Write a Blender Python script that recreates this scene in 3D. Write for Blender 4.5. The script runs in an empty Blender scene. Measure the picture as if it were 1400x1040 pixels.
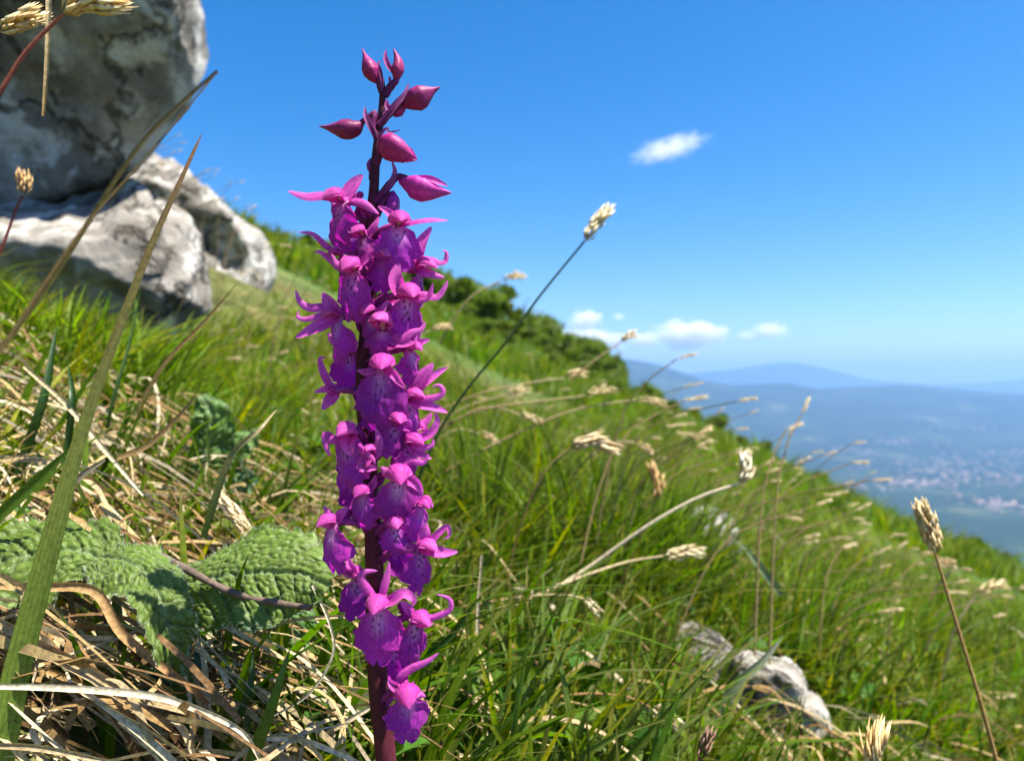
import bpy, math, random
import numpy as np
from mathutils import Vector, Matrix

R = math.radians
random.seed(7)
rng = np.random.default_rng(11)
scene = bpy.context.scene
col = scene.collection

# ------------------------------------------------------------------ camera, sky, sun, exposure
LENS = 26.0
FPX = 1400 * LENS / 36.0            # focal length in photograph pixels
cam_d = bpy.data.cameras.new('camera')
cam = bpy.data.objects.new('camera', cam_d); col.objects.link(cam)
cam.location = (0, 0, 0); cam.rotation_euler = (R(90), 0, 0)
cam_d.lens = LENS; cam_d.sensor_width = 36; cam_d.sensor_fit = 'HORIZONTAL'
cam_d.clip_start = 0.01; cam_d.clip_end = 200000
cam_d.dof.use_dof = True; cam_d.dof.focus_distance = 0.171; cam_d.dof.aperture_fstop = 20.0
scene.camera = cam

SUN_EL, SUN_AZ = 64.0, 108.0         # azimuth measured from the view direction towards the right
world = bpy.data.worlds.new('World'); scene.world = world; world.use_nodes = True
wn = world.node_tree.nodes; wl = world.node_tree.links
wn.clear()
sky = wn.new('ShaderNodeTexSky'); sky.sky_type = 'NISHITA'; sky.sun_disc = False
sky.sun_elevation = R(SUN_EL); sky.sun_rotation = R(SUN_AZ)
sky.altitude = 1300; sky.air_density = 1.0; sky.dust_density = 2.2; sky.ozone_density = 3.0
hsv = wn.new('ShaderNodeHueSaturation'); hsv.inputs['Saturation'].default_value = 1.46; hsv.inputs['Hue'].default_value = 0.502
bg = wn.new('ShaderNodeBackground'); bg.inputs['Strength'].default_value = 0.076
wo = wn.new('ShaderNodeOutputWorld')
wl.new(sky.outputs[0], hsv.inputs['Color']); wl.new(hsv.outputs[0], bg.inputs[0]); wl.new(bg.outputs[0], wo.inputs[0])

sd = bpy.data.lights.new('sun', 'SUN'); sd.energy = 5.0; sd.angle = R(0.53); sd.color = (1.0, 0.93, 0.80)
sun = bpy.data.objects.new('sun', sd); col.objects.link(sun)
sv = Vector((math.sin(R(SUN_AZ)) * math.cos(R(SUN_EL)), math.cos(R(SUN_AZ)) * math.cos(R(SUN_EL)), math.sin(R(SUN_EL))))
sun.rotation_euler = sv.to_track_quat('Z', 'Y').to_euler(); sun.location = (0, 0, 3)

scene.view_settings.view_transform = 'Standard'; scene.view_settings.look = 'None'
scene.view_settings.exposure = 1.5; scene.view_settings.gamma = 1.0
scene.render.engine = 'CYCLES'
cy = scene.cycles
cy.use_denoising = True; cy.max_bounces = 8; cy.diffuse_bounces = 6; cy.transmission_bounces = 6
cy.volume_bounces = 4; cy.transparent_max_bounces = 8
cy.sample_clamp_indirect = 6.0

# ------------------------------------------------------------------ helpers
def P(px, py, d):
    """point seen at a photograph pixel, d metres in front of the camera"""
    return np.array([(px - 700) / FPX * d, d, (520 - py) / FPX * d])

def vnoise(x, y, seed=0):
    x = np.asarray(x, float); y = np.asarray(y, float)
    xi = np.floor(x).astype(np.int64); yi = np.floor(y).astype(np.int64)
    xf = x - xi; yf = y - yi
    u = xf * xf * (3 - 2 * xf); v = yf * yf * (3 - 2 * yf)
    def h(a, b):
        n = (a * 374761393 + b * 668265263 + seed * 974711) & 0x7fffffff
        n = ((n ^ (n >> 13)) * 1274126177) & 0x7fffffff
        return ((n ^ (n >> 16)) & 0xffff) / 65535.0
    return (h(xi, yi) * (1 - u) + h(xi + 1, yi) * u) * (1 - v) + (h(xi, yi + 1) * (1 - u) + h(xi + 1, yi + 1) * u) * v

def fbm(x, y, o=4, seed=0):
    s = 0; a = 0.5
    for k in range(o):
        s = s + a * (vnoise(np.asarray(x) * 2 ** k, np.asarray(y) * 2 ** k, seed + k * 17) - 0.5); a *= 0.5
    return s

def sstep(a, b, x):
    t = np.clip((x - a) / (b - a), 0, 1); return t * t * (3 - 2 * t)

def mesh_np(name, verts, faces, mat, parent=None, colors=None, smooth=True):
    """verts (N,3); faces (M,k) array or list of such arrays"""
    me = bpy.data.meshes.new(name)
    verts = np.asarray(verts, np.float32)
    fl = faces if isinstance(faces, list) else [faces]
    fl = [np.asarray(f, np.int32) for f in fl if len(f)]
    nl = sum(f.size for f in fl); nf = sum(len(f) for f in fl)
    me.vertices.add(len(verts)); me.vertices.foreach_set('co', verts.ravel())
    me.loops.add(nl); me.loops.foreach_set('vertex_index', np.concatenate([f.ravel() for f in fl]))
    tot = np.concatenate([np.full(len(f), f.shape[1], np.int32) for f in fl])
    me.polygons.add(nf)
    me.polygons.foreach_set('loop_start', np.concatenate([[0], np.cumsum(tot)[:-1]]).astype(np.int32))
    me.polygons.foreach_set('loop_total', tot)
    me.polygons.foreach_set('use_smooth', np.full(nf, smooth))
    if colors is not None:
        a = me.color_attributes.new('tint', 'FLOAT_COLOR', 'POINT')
        c = np.ones((len(verts), 4), np.float32); c[:, :3] = colors
        a.data.foreach_set('color', c.ravel())
    me.update(); me.validate()
    if mat: me.materials.append(mat)
    o = bpy.data.objects.new(name, me); col.objects.link(o)
    if parent: o.parent = parent
    return o

def tag(o, label=None, cat=None, group=None, kind=None):
    if label: o['label'] = label
    if cat: o['category'] = cat
    if group: o['group'] = group
    if kind: o['kind'] = kind
    return o

def empty(name, loc=(0, 0, 0)):
    o = bpy.data.objects.new(name, None); col.objects.link(o); o.location = loc
    o.empty_display_size = 0.01
    return o

def reroot(root):
    """children are built in world coordinates: keep them there under an Empty that stands at the thing's base"""
    for ch in root.children:
        ch.matrix_parent_inverse = Matrix.Translation(-Vector(root.location))

def grid_faces(na, nb, off=0):
    i, j = np.meshgrid(np.arange(na - 1), np.arange(nb - 1), indexing='ij')
    k = (i * nb + j).ravel() + off
    return np.stack([k, k + 1, k + nb + 1, k + nb], 1)

def spline(pts, n):
    """Catmull-Rom through pts (k,3), n samples evenly spread"""
    p = np.asarray(pts, float)
    if len(p) == 2: return p[0] + (p[1] - p[0]) * np.linspace(0, 1, n)[:, None]
    p = np.vstack([2 * p[0] - p[1], p, 2 * p[-1] - p[-2]])
    L = np.linalg.norm(np.diff(p[1:-1], axis=0), axis=1); s = np.concatenate([[0], np.cumsum(L)])
    t = np.linspace(0, s[-1], n); k = np.clip(np.searchsorted(s, t, 'right') - 1, 0, len(L) - 1)
    u = ((t - s[k]) / np.maximum(L[k], 1e-12))[:, None]
    a, b, c, d = p[k], p[k + 1], p[k + 2], p[k + 3]
    return 0.5 * (2 * b + (c - a) * u + (2 * a - 5 * b + 4 * c - d) * u ** 2 + (-a + 3 * b - 3 * c + d) * u ** 3)

def unit(v): return v / np.maximum(np.linalg.norm(v, axis=-1, keepdims=True), 1e-12)

def frames(path, ref):
    t = unit(np.gradient(path, axis=0))
    ref = np.broadcast_to(np.asarray(ref, float), path.shape)
    s = unit(np.cross(t, ref)); n = np.cross(s, t)
    return t, s, n

def tube_geo(path, rad, ns=8, ref=(0.13, -1, 0.21), ridge=0.0, twist=0.0, nr=3):
    t, s, n = frames(path, ref)
    a = np.linspace(0, 2 * np.pi, ns, endpoint=False)[None, :] + np.linspace(0, twist, len(path))[:, None]
    r = np.asarray(rad)[:, None] * (1 + ridge * np.abs(np.cos(nr * 0.5 * (a + 0.3))) - ridge * 0.6)
    v = path[:, None, :] + s[:, None, :] * (np.cos(a) * r)[..., None] + n[:, None, :] * (np.sin(a) * r)[..., None]
    m = len(path)
    i, j = np.meshgrid(np.arange(m - 1), np.arange(ns), indexing='ij')
    j2 = (j + 1) % ns
    f = np.stack([i * ns + j, i * ns + j2, (i + 1) * ns + j2, (i + 1) * ns + j], -1).reshape(-1, 4)
    return v.reshape(-1, 3), f

def strip_geo(path, halfw, cup=0.25, ref=(0, -1, 0), nb=5, ripple=0.0, seed=0):
    """a blade or petal: a sheet along a path; ref is the direction its face looks"""
    t, s, n = frames(path, ref)
    b = np.linspace(-1, 1, nb)
    w = np.asarray(halfw)[:, None]
    off = cup * w * (b[None, :] ** 2)
    if ripple:
        off = off + ripple * w * np.sin(np.linspace(0, 9, len(path))[:, None] + seed + 2 * b[None, :]) * np.abs(b[None, :])
    v = path[:, None, :] + s[:, None, :] * (w * b[None, :])[..., None] + n[:, None, :] * off[..., None]
    return v.reshape(-1, 3), grid_faces(len(path), nb)

# ------------------------------------------------------------------ materials
def new_mat(name):
    m = bpy.data.materials.new(name); m.use_nodes = True
    nt = m.node_tree; nt.nodes.clear()
    return m, nt.nodes, nt.links

def N(nodes, t, **kw):
    n = nodes.new(t)
    for k, v in kw.items():
        if k in n.inputs: n.inputs[k].default_value = v
        else: setattr(n, k, v)
    return n

def noise_node(n, l, coord, scale, detail=4, rough=0.55, dist=0.0):
    t = N(n, 'ShaderNodeTexNoise'); t.inputs['Scale'].default_value = scale; t.inputs['Detail'].default_value = detail
    t.inputs['Roughness'].default_value = rough; t.inputs['Distortion'].default_value = dist
    l.new(coord, t.inputs['Vector']); return t

def ramp_node(n, l, fac, stops):
    r = N(n, 'ShaderNodeValToRGB'); e = r.color_ramp.elements
    while len(e) < len(stops): e.new(0.5)
    for k, (p, c) in enumerate(stops):
        e[k].position = p; e[k].color = (*c, 1)
    l.new(fac, r.inputs[0]); return r

def mix_rgb(n, l, mode, fac, a, b):
    m = N(n, 'ShaderNodeMix', data_type='RGBA', blend_type=mode)
    for sock, v in ((m.inputs[0], fac), (m.inputs[6], a), (m.inputs[7], b)):
        if hasattr(v, 'is_linked'): l.new(v, sock)
        else: sock.default_value = v if isinstance(v, float) else (*v, 1)
    return m.outputs[2]

def leafy(name, trans=0.35, rough=0.5, spec=0.3, noise_scale=600, contrast=0.35, bump=0.0, bump_scale=3000, sat=1.15, tcol=(1, 1, 1), sheen=0.0):
    """thin living tissue: colour from the piece's own tint, some of the light passing through"""
    m, n, l = new_mat(name)
    at = N(n, 'ShaderNodeAttribute', attribute_name='tint')
    tc = N(n, 'ShaderNodeTexCoord')
    nz = noise_node(n, l, tc.outputs['Object'], noise_scale, 3)
    rp = ramp_node(n, l, nz.outputs[0], [(0.3, (1 - contrast,) * 3), (0.7, (1 + contrast * 0.6,) * 3)])
    c = mix_rgb(n, l, 'MULTIPLY', 1.0, at.outputs['Color'], rp.outputs[0])
    pb = N(n, 'ShaderNodeBsdfPrincipled'); pb.inputs['Roughness'].default_value = rough
    pb.inputs['Specular IOR Level'].default_value = spec
    pb.inputs['Sheen Weight'].default_value = sheen
    l.new(c, pb.inputs['Base Color'])
    tr = N(n, 'ShaderNodeBsdfTranslucent')
    h = N(n, 'ShaderNodeHueSaturation'); h.inputs['Saturation'].default_value = sat; h.inputs['Value'].default_value = 1.25
    l.new(c, h.inputs['Color'])
    c2 = mix_rgb(n, l, 'MULTIPLY', 1.0, h.outputs[0], tcol)
    l.new(c2, tr.inputs[0])
    if bump:
        bn = noise_node(n, l, tc.outputs['Object'], bump_scale, 2)
        bp = N(n, 'ShaderNodeBump'); bp.inputs['Strength'].default_value = bump; bp.inputs['Distance'].default_value = 0.0003
        l.new(bn.outputs[0], bp.inputs['Height']); l.new(bp.outputs[0], pb.inputs['Normal'])
    mx = N(n, 'ShaderNodeMixShader'); mx.inputs[0].default_value = trans
    l.new(pb.outputs[0], mx.inputs[1]); l.new(tr.outputs[0], mx.inputs[2])
    o = N(n, 'ShaderNodeOutputMaterial'); l.new(mx.outputs[0], o.inputs[0])
    return m

M = {}
M['grass'] = leafy('grass', 0.52, 0.5, 0.2, 300, 0.3, tcol=(1.0, 1.0, 0.55))
M['straw'] = leafy('straw', 0.15, 0.75, 0.1, 900, 0.45)
M['blade'] = leafy('blade', 0.35, 0.4, 0.45, 900, 0.3, 0.25, 2500, tcol=(1.0, 1.0, 0.55))
M['head'] = leafy('seed_head', 0.3, 0.6, 0.25, 1500, 0.3)
M['petal'] = leafy('petal', 0.46, 0.52, 0.25, 1400, 0.28, 0.45, 4200, 1.05, (1.0, 0.8, 1.0), 0.1)
M['bud'] = leafy('bud', 0.15, 0.5, 0.3, 900, 0.3, 0.2, 3000)
M['stem'] = leafy('orchid_stem', 0.0, 0.6, 0.2, 500, 0.35, 0.2, 2500)
M['rugose'] = leafy('rugose_leaf', 0.32, 0.5, 0.4, 500, 0.25, 0.3, 2200, tcol=(1.0, 1.0, 0.5), sheen=0.08)
M['hair'] = leafy('leaf_hair', 0.4, 0.6, 0.3, 500, 0.1)
M['crown'] = leafy('tree_leaf', 0.5, 0.5, 0.3, 0.9, 0.35, tcol=(1.0, 1.0, 0.55))

def m_rock(nm='limestone', k=1.0):
    m, n, l = new_mat(nm)
    tc = N(n, 'ShaderNodeTexCoord')
    a = noise_node(n, l, tc.outputs['Object'], 7, 6, 0.6, 0.3)
    base = ramp_node(n, l, a.outputs[0], [(0.36, (0.13 * k, 0.118 * k, 0.10 * k)), (0.5, (0.24 * k, 0.222 * k, 0.195 * k)), (0.62, (0.40, 0.38, 0.35))])
    b = noise_node(n, l, tc.outputs['Object'], 12, 5, 0.6, 0.4)
    lich = ramp_node(n, l, b.outputs[0], [(0.52, (0, 0, 0)), (0.60, (1, 1, 1))])
    c1 = mix_rgb(n, l, 'MIX', lich.outputs[0], base.outputs[0], (0.52, 0.51, 0.48))
    d = noise_node(n, l, tc.outputs['Object'], 14, 4, 0.6)
    dk = ramp_node(n, l, d.outputs[0], [(0.24, (1, 1, 1)), (0.32, (0, 0, 0))])
    c2 = mix_rgb(n, l, 'MIX', dk.outputs[0], c1, (0.08, 0.075, 0.065))
    f = noise_node(n, l, tc.outputs['Object'], 160, 4, 0.7)
    fr = ramp_node(n, l, f.outputs[0], [(0.3, (0.75,) * 3), (0.7, (1.15,) * 3)])
    c3 = mix_rgb(n, l, 'MULTIPLY', 1.0, c2, fr.outputs[0])
    wv = N(n, 'ShaderNodeVectorMath', operation='MULTIPLY_ADD'); l.new(d.outputs['Color'], wv.inputs[0]); wv.inputs[1].default_value = (.25, .25, .25); l.new(tc.outputs['Object'], wv.inputs[2])
    vo = N(n, 'ShaderNodeTexVoronoi', feature='DISTANCE_TO_EDGE'); vo.inputs['Scale'].default_value = 3.2; l.new(wv.outputs[0], vo.inputs['Vector'])
    cr = ramp_node(n, l, vo.outputs['Distance'], [(0.0, (.35, .33, .30)), (0.035, (1, 1, 1))])
    c3 = mix_rgb(n, l, 'MULTIPLY', 1.0, c3, cr.outputs[0])
    pb = N(n, 'ShaderNodeBsdfPrincipled'); pb.inputs['Roughness'].default_value = 0.85; pb.inputs['Specular IOR Level'].default_value = 0.2
    l.new(c3, pb.inputs['Base Color'])
    g = noise_node(n, l, tc.outputs['Object'], 45, 8, 0.65)
    bp = N(n, 'ShaderNodeBump'); bp.inputs['Strength'].default_value = 0.7; bp.inputs['Distance'].default_value = 0.02
    l.new(g.outputs[0], bp.inputs['Height']); b2 = N(n, 'ShaderNodeBump'); b2.inputs['Strength'].default_value = .8; b2.inputs['Distance'].default_value = 0.012
    l.new(cr.outputs[0], b2.inputs['Height']); l.new(bp.outputs[0], b2.inputs['Normal']); l.new(b2.outputs[0], pb.inputs['Normal'])
    o = N(n, 'ShaderNodeOutputMaterial'); l.new(pb.outputs[0], o.inputs[0]); return m
M['rock'] = m_rock(); M['pale_rock'] = m_rock('pale_limestone', 1.5)

def m_ground():
    m, n, l = new_mat('turf_soil')
    tc = N(n, 'ShaderNodeTexCoord')
    a = noise_node(n, l, tc.outputs['Object'], 14, 8, 0.65)
    a2 = noise_node(n, l, tc.outputs['Object'], 260, 6, 0.7)
    mm = N(n, 'ShaderNodeMath', operation='MULTIPLY_ADD'); l.new(a2.outputs[0], mm.inputs[0]); mm.inputs[1].default_value = .9; mm.inputs[2].default_value = -.45
    ad = N(n, 'ShaderNodeMath', operation='ADD'); l.new(a.outputs[0], ad.inputs[0]); l.new(mm.outputs[0], ad.inputs[1])
    near = ramp_node(n, l, ad.outputs[0], [(0.3, (0.03, 0.035, 0.012)), (0.5, (0.07, 0.085, 0.022)), (0.62, (0.11, 0.115, 0.035)), (0.75, (0.20, 0.16, 0.08))])
    b = noise_node(n, l, tc.outputs['Object'], 0.45, 9, 0.72)
    far = ramp_node(n, l, b.outputs[0], [(0.32, (0.02, 0.045, 0.010)), (0.5, (0.05, 0.10, 0.018)), (0.66, (0.10, 0.15, 0.035))])
    sp = N(n, 'ShaderNodeSeparateXYZ'); l.new(tc.outputs['Object'], sp.inputs[0])
    mr = N(n, 'ShaderNodeMapRange'); mr.inputs[1].default_value = 3; mr.inputs[2].default_value = 9
    l.new(sp.outputs[1], mr.inputs[0])
    c = mix_rgb(n, l, 'MIX', mr.outputs[0], near.outputs[0], far.outputs[0])
    pb = N(n, 'ShaderNodeBsdfPrincipled'); pb.inputs['Roughness'].default_value = 0.9; pb.inputs['Specular IOR Level'].default_value = 0.1
    l.new(c, pb.inputs['Base Color'])
    o = N(n, 'ShaderNodeOutputMaterial'); l.new(pb.outputs[0], o.inputs[0]); return m
M['ground'] = m_ground()

def m_valley():
    m, n, l = new_mat('valley_forest_and_fields')
    tc = N(n, 'ShaderNodeTexCoord')
    a = noise_node(n, l, tc.outputs['Object'], 0.0016, 8, 0.65)
    base = ramp_node(n, l, a.outputs[0], [(0.35, (0.010, 0.022, 0.010)), (0.54, (0.018, 0.036, 0.014)), (0.63, (0.05, 0.07, 0.03)), (0.72, (0.12, 0.11, 0.06))])
    b = noise_node(n, l, tc.outputs['Object'], 0.012, 5, 0.7)
    v = ramp_node(n, l, b.outputs[0], [(0.3, (0.55,) * 3), (0.7, (1.35,) * 3)])
    c = mix_rgb(n, l, 'MULTIPLY', 1.0, base.outputs[0], v.outputs[0])
    pb = N(n, 'ShaderNodeBsdfPrincipled'); pb.inputs['Roughness'].default_value = 0.95; pb.inputs['Specular IOR Level'].default_value = 0.05
    l.new(c, pb.inputs['Base Color'])
    o = N(n, 'ShaderNodeOutputMaterial'); l.new(pb.outputs[0], o.inputs[0]); return m
M['valley'] = m_valley()

def m_plain(name, c, rough=0.8, ns=40, contrast=0.4):
    m, n, l = new_mat(name)
    tc = N(n, 'ShaderNodeTexCoord')
    a = noise_node(n, l, tc.outputs['Object'], ns, 5, 0.6)
    r = ramp_node(n, l, a.outputs[0], [(0.3, tuple(x * (1 - contrast) for x in c)), (0.7, tuple(x * (1 + contrast) for x in c))])
    pb = N(n, 'ShaderNodeBsdfPrincipled'); pb.inputs['Roughness'].default_value = rough
    l.new(r.outputs[0], pb.inputs['Base Color'])
    o = N(n, 'ShaderNodeOutputMaterial'); l.new(pb.outputs[0], o.inputs[0]); return m
M['bark'] = m_plain('bark', (0.09, 0.065, 0.045), 0.9, 6)
M['twig'] = m_plain('twig_bark', (0.11, 0.075, 0.055), 0.8, 700, 0.55)
M['town'] = leafy('town_wall_and_roof', 0.0, 0.9, 0.1, 0.05, 0.1)

# ------------------------------------------------------------------ the hillside
CREST_Y = 70.0
crest_px = np.array([(-900, -260), (0, 195), (270, 318), (380, 375), (450, 398), (600, 428), (700, 474), (780, 506), (830, 529), (900, 578), (1000, 644),
                     (1100, 692), (1250, 762), (1400, 816), (2000, 1085), (4000, 2150)], float)
crest_x = (crest_px[:, 0] - 700) / FPX * CREST_Y
crest_z = (520 - crest_px[:, 1]) / FPX * CREST_Y

def G(x, y):
    x = np.asarray(x, float); y = np.asarray(y, float)
    k = 0.5 * (np.sqrt(x * x + 0.04) - 0.2)              # |x| / 2, rounded at the middle
    near = -0.15 - 0.455 * x + 0.07 * k + 0.018 * y
    near = near + 0.05 * fbm(x * 1.3, y * 1.3, 3, 3) * sstep(0.3, 2, y) + 0.02 * fbm(x * 7, y * 7, 3, 5) * sstep(0.2, 0.5, y)
    near = near - .12 * np.exp(-((x + .62) / .36) ** 2) * sstep(.35, .8, y) * (1 - sstep(1.2, 2.0, y))
    cz = np.interp(x, crest_x, crest_z)
    cz = np.where(x > crest_x[-1], crest_z[-1] - (x - crest_x[-1]) * 0.55, cz)
    cz = np.where(x < crest_x[0], crest_z[0] - (x - crest_x[0]) * 0.4, cz)
    w = sstep(6, CREST_Y, y)
    z = near * (1 - w) + cz * w + (0.9 * fbm(x * 0.12, y * 0.12, 4, 9) + 0.25 * fbm(x * 0.7, y * 0.7, 3, 2)) * sstep(5, 30, y)
    z = z - 0.004 * np.maximum(x - 60, 0) ** 1.6 - np.maximum(y - CREST_Y, 0) ** 1.25 * 0.25
    return np.maximum(z, -840)

def warp(lo, hi, n, c=0.4):
    a, b = np.arcsinh(lo / c), np.arcsinh(hi / c)
    return np.sinh(np.linspace(a, b, n)) * c
gx = warp(-150, 900, 260); gy = warp(-30, 500, 260)
X, Y = np.meshgrid(gx, gy, indexing='ij')
tag(mesh_np('hillside', np.stack([X, Y, G(X, Y)], -1).reshape(-1, 3), grid_faces(260, 260)[:, ::-1], M['ground']), kind='structure')

# ------------------------------------------------------------------ valley floor and the mountains beyond
r1 = np.array([(-800, 500), (300, 495), (840, 506), (900, 514), (960, 524), (1000, 528), (1070, 525), (1110, 533), (1180, 529), (1240, 525), (1330, 533), (1420, 540), (1900, 545), (3000, 540)], float)
R1Y = 12500.0
def valley_z(x, y):
    z = -850 + 60 * fbm(x / 1500, y / 1500, 3, 31) + 0 * x
    cx = (r1[:, 0] - 700) / FPX * R1Y; cz = (520 - r1[:, 1]) / FPX * R1Y
    crest = np.interp(x, cx, cz) + 850
    yy = y + 900 * fbm(x / 2600, y / 2600, 3, 41)
    d = (yy - R1Y)
    prof = np.where(d < 0, np.exp(-(d / 2700) ** 2), np.exp(-(d / 1800) ** 2))
    spur = 1 + 0.55 * fbm(x / 1300, y / 2200, 4, 52) * np.clip(np.abs(d) / 1500, 0, 1)
    z = z + crest * prof * spur
    # a nearer shoulder of wooded hills on the left side of the valley
    hl = 620 * np.exp(-((x - (300 + 0.10 * y)) / 1500) ** 2) * sstep(3500, 6500, y) * (1 + 0.8 * fbm(x / 900, y / 900, 4, 61))
    return z + hl * .35
vx = np.linspace(-7000, 17000, 260); vy = np.linspace(-1500, 17000, 220)
X, Y = np.meshgrid(vx, vy, indexing='ij')
tag(mesh_np('valley', np.stack([X, Y, valley_z(X, Y)], -1).reshape(-1, 3), grid_faces(260, 220)[:, ::-1], M['valley']), kind='structure')

def far_range(tab, yc, width, seed, xs):
    x = np.linspace(*xs, 240); d = np.linspace(-width, width, 40)
    X, D = np.meshgrid(x, d, indexing='ij')
    t = np.array(tab, float); cx = (t[:, 0] - 700) / FPX * yc; cz = (520 - t[:, 1]) / FPX * yc
    crest = np.interp(X, cx, cz) + 850
    Yv = yc + D + 700 * fbm(X / 3000, D / 3000, 3, seed)
    Z = -850 + crest * (1 - np.abs(D) / width) ** 1.2 * (1 + 0.35 * fbm(X / 1800, D / 1800, 4, seed + 3) * np.clip(np.abs(D) / width * 2, 0.15, 1))
    return np.stack([X, Yv, Z], -1).reshape(-1, 3), grid_faces(240, 40)[:, ::-1]
v, f = far_range([(-600, 520), (600, 515), (760, 507), (860, 512), (940, 509), (1010, 502), (1060, 495), (1090, 494), (1130, 503), (1180, 517), (1250, 524), (1330, 523), (1400, 518), (1500, 520), (2200, 515)], 25000.0, 3500, 71, (-30000, 36000))
tag(mesh_np('mountain_range', v, f, M['valley']), kind='structure')

# the town in the valley: far too small and many to tell the houses apart
tb_v, tb_f, tb_c = [], [], []
def valley_hit(px, py):
    Yl = np.linspace(2500, 13000, 500); p = P(px, py, 1.0)
    hit = np.nonzero(p[2] * Yl < valley_z(p[0] * Yl, Yl))[0]
    return (p[0] * Yl[hit[0]], Yl[hit[0]]) if len(hit) else None
for (px, py, sx, sy, n) in [(1330, 650, 900, 900, 240), (1250, 660, 500, 350, 110), (1390, 692, 420, 330, 110), (1180, 668, 250, 200, 30), (1300, 632, 900, 500, 100),
                            (1225, 606, 500, 300, 50), (1390, 620, 600, 400, 60), (1170, 618, 300, 300, 40), (1290, 580, 900, 500, 50)]:
    h = valley_hit(px, py)
    if h is None: continue
    for k in range(int(n * .7)):
        x = h[0] + random.gauss(0, sx * .45); y = h[1] + random.gauss(0, sy * .45); z = float(valley_z(x, y))
        a, b, c = random.uniform(8, 20), random.uniform(8, 18), random.uniform(6, 11)
        an = random.uniform(0, 3.14); ca, sa = math.cos(an), math.sin(an)
        o = len(tb_v) and sum(len(q) for q in tb_v)
        q = []
        for (u, w, t) in [(-1, -1, -3), (1, -1, -3), (1, 1, -3), (-1, 1, -3), (-1, -1, c), (1, -1, c), (1, 1, c), (-1, 1, c)]:
            q.append((x + ca * a * u - sa * b * w, y + sa * a * u + ca * b * w, z + t))
        q += [(x + ca * a * u, y + sa * a * u, z + c * 1.45) for u in (-1, 1)]
        tb_v.append(q)
        F = [(0, 1, 5, 4), (1, 2, 6, 5), (2, 3, 7, 6), (3, 0, 4, 7), (4, 5, 9, 8), (6, 7, 8, 9), (5, 6, 9, 9), (7, 4, 8, 8)]
        tb_f += [[i + o for i in ff] for ff in F]
        roof = random.choice([(0.34, 0.18, 0.12), (0.36, 0.23, 0.17), (0.40, 0.36, 0.33)])
        tb_c += [(0.30, 0.24, 0.20)] * 8 + [roof] * 2
tb_f = np.array(tb_f); tri = tb_f[tb_f[:, 2] == tb_f[:, 3]][:, :3]; quad = tb_f[tb_f[:, 2] != tb_f[:, 3]]
tag(mesh_np('town', np.concatenate([np.array(q) for q in tb_v]), [quad, tri], M['town'], colors=np.array(tb_c), smooth=False),
    'scattered pale houses of a far town on the valley floor', 'town', kind='stuff')

# ------------------------------------------------------------------ haze
def box_mesh(name, lo, hi, mat):
    v = [(x, y, z) for x in (lo[0], hi[0]) for y in (lo[1], hi[1]) for z in (lo[2], hi[2])]
    f = [(0, 1, 3, 2), (4, 6, 7, 5), (0, 4, 5, 1), (2, 3, 7, 6), (0, 2, 6, 4), (1, 5, 7, 3)]
    return mesh_np(name, np.array(v), np.array(f), mat, smooth=False)
hm, n, l = new_mat('haze_air')
pv = N(n, 'ShaderNodeVolumePrincipled'); pv.inputs['Color'].default_value = (0.31, 0.55, 0.95, 1)
pv.inputs['Density'].default_value = 6.5e-5; pv.inputs['Anisotropy'].default_value = 0.25
o = N(n, 'ShaderNodeOutputMaterial'); l.new(pv.outputs[0], o.inputs['Volume'])
tag(box_mesh('haze', (-42000, -4000, -1100), (46000, 31000, 760), hm), 'thin blue haze filling the air over the valley', 'haze', kind='stuff')

# ------------------------------------------------------------------ clouds
def cloud_mat(name, dens, scale, lo, hi, thr, aniso=0.0):
    m, n, l = new_mat(name)
    tc = N(n, 'ShaderNodeTexCoord')
    nz = noise_node(n, l, tc.outputs['Object'], scale, 5, 0.6)
    ln = N(n, 'ShaderNodeVectorMath', operation='LENGTH'); l.new(tc.outputs['Object'], ln.inputs[0])
    sub = N(n, 'ShaderNodeMath', operation='MULTIPLY_ADD'); l.new(ln.outputs['Value'], sub.inputs[0]); sub.inputs[1].default_value = -0.55
    l.new(nz.outputs[0], sub.inputs[2])
    mr = N(n, 'ShaderNodeMapRange'); l.new(sub.outputs[0], mr.inputs[0])
    mr.inputs[1].default_value = lo; mr.inputs[2].default_value = hi; mr.inputs[3].default_value = 0; mr.inputs[4].default_value = dens
    pv = N(n, 'ShaderNodeVolumePrincipled'); pv.inputs['Color'].default_value = (1, 0.985, 0.965, 1); pv.inputs['Anisotropy'].default_value = aniso
    l.new(mr.outputs[0], pv.inputs['Density'])
    o = N(n, 'ShaderNodeOutputMaterial'); l.new(pv.outputs[0], o.inputs['Volume'])
    return m
def ico_dirs(na=10, nb=20):
    th = np.linspace(0.02, np.pi - 0.02, na); ph = np.linspace(0, 2 * np.pi, nb, endpoint=False)
    T, Ph = np.meshgrid(th, ph, indexing='ij')
    v = np.stack([np.sin(T) * np.cos(Ph), np.sin(T) * np.sin(Ph), np.cos(T)], -1).reshape(-1, 3)
    i, j = np.meshgrid(np.arange(na - 1), np.arange(nb), indexing='ij')
    f = np.stack([i * nb + j, (i + 1) * nb + j, (i + 1) * nb + (j + 1) % nb, i * nb + (j + 1) % nb], -1).reshape(-1, 4)
    caps = [np.arange(nb)[None, :], np.arange((na - 1) * nb, na * nb)[None, ::-1]]
    return v, [f] + caps
CM_P = cloud_mat('cloud_puff', 0.0035, 2.1, 0.02, 0.28, 0)
CM_W = cloud_mat('cloud_wisp', 0.0035, 3.6, 0.10, 0.36, 0)
cv, cf = ico_dirs()
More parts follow.
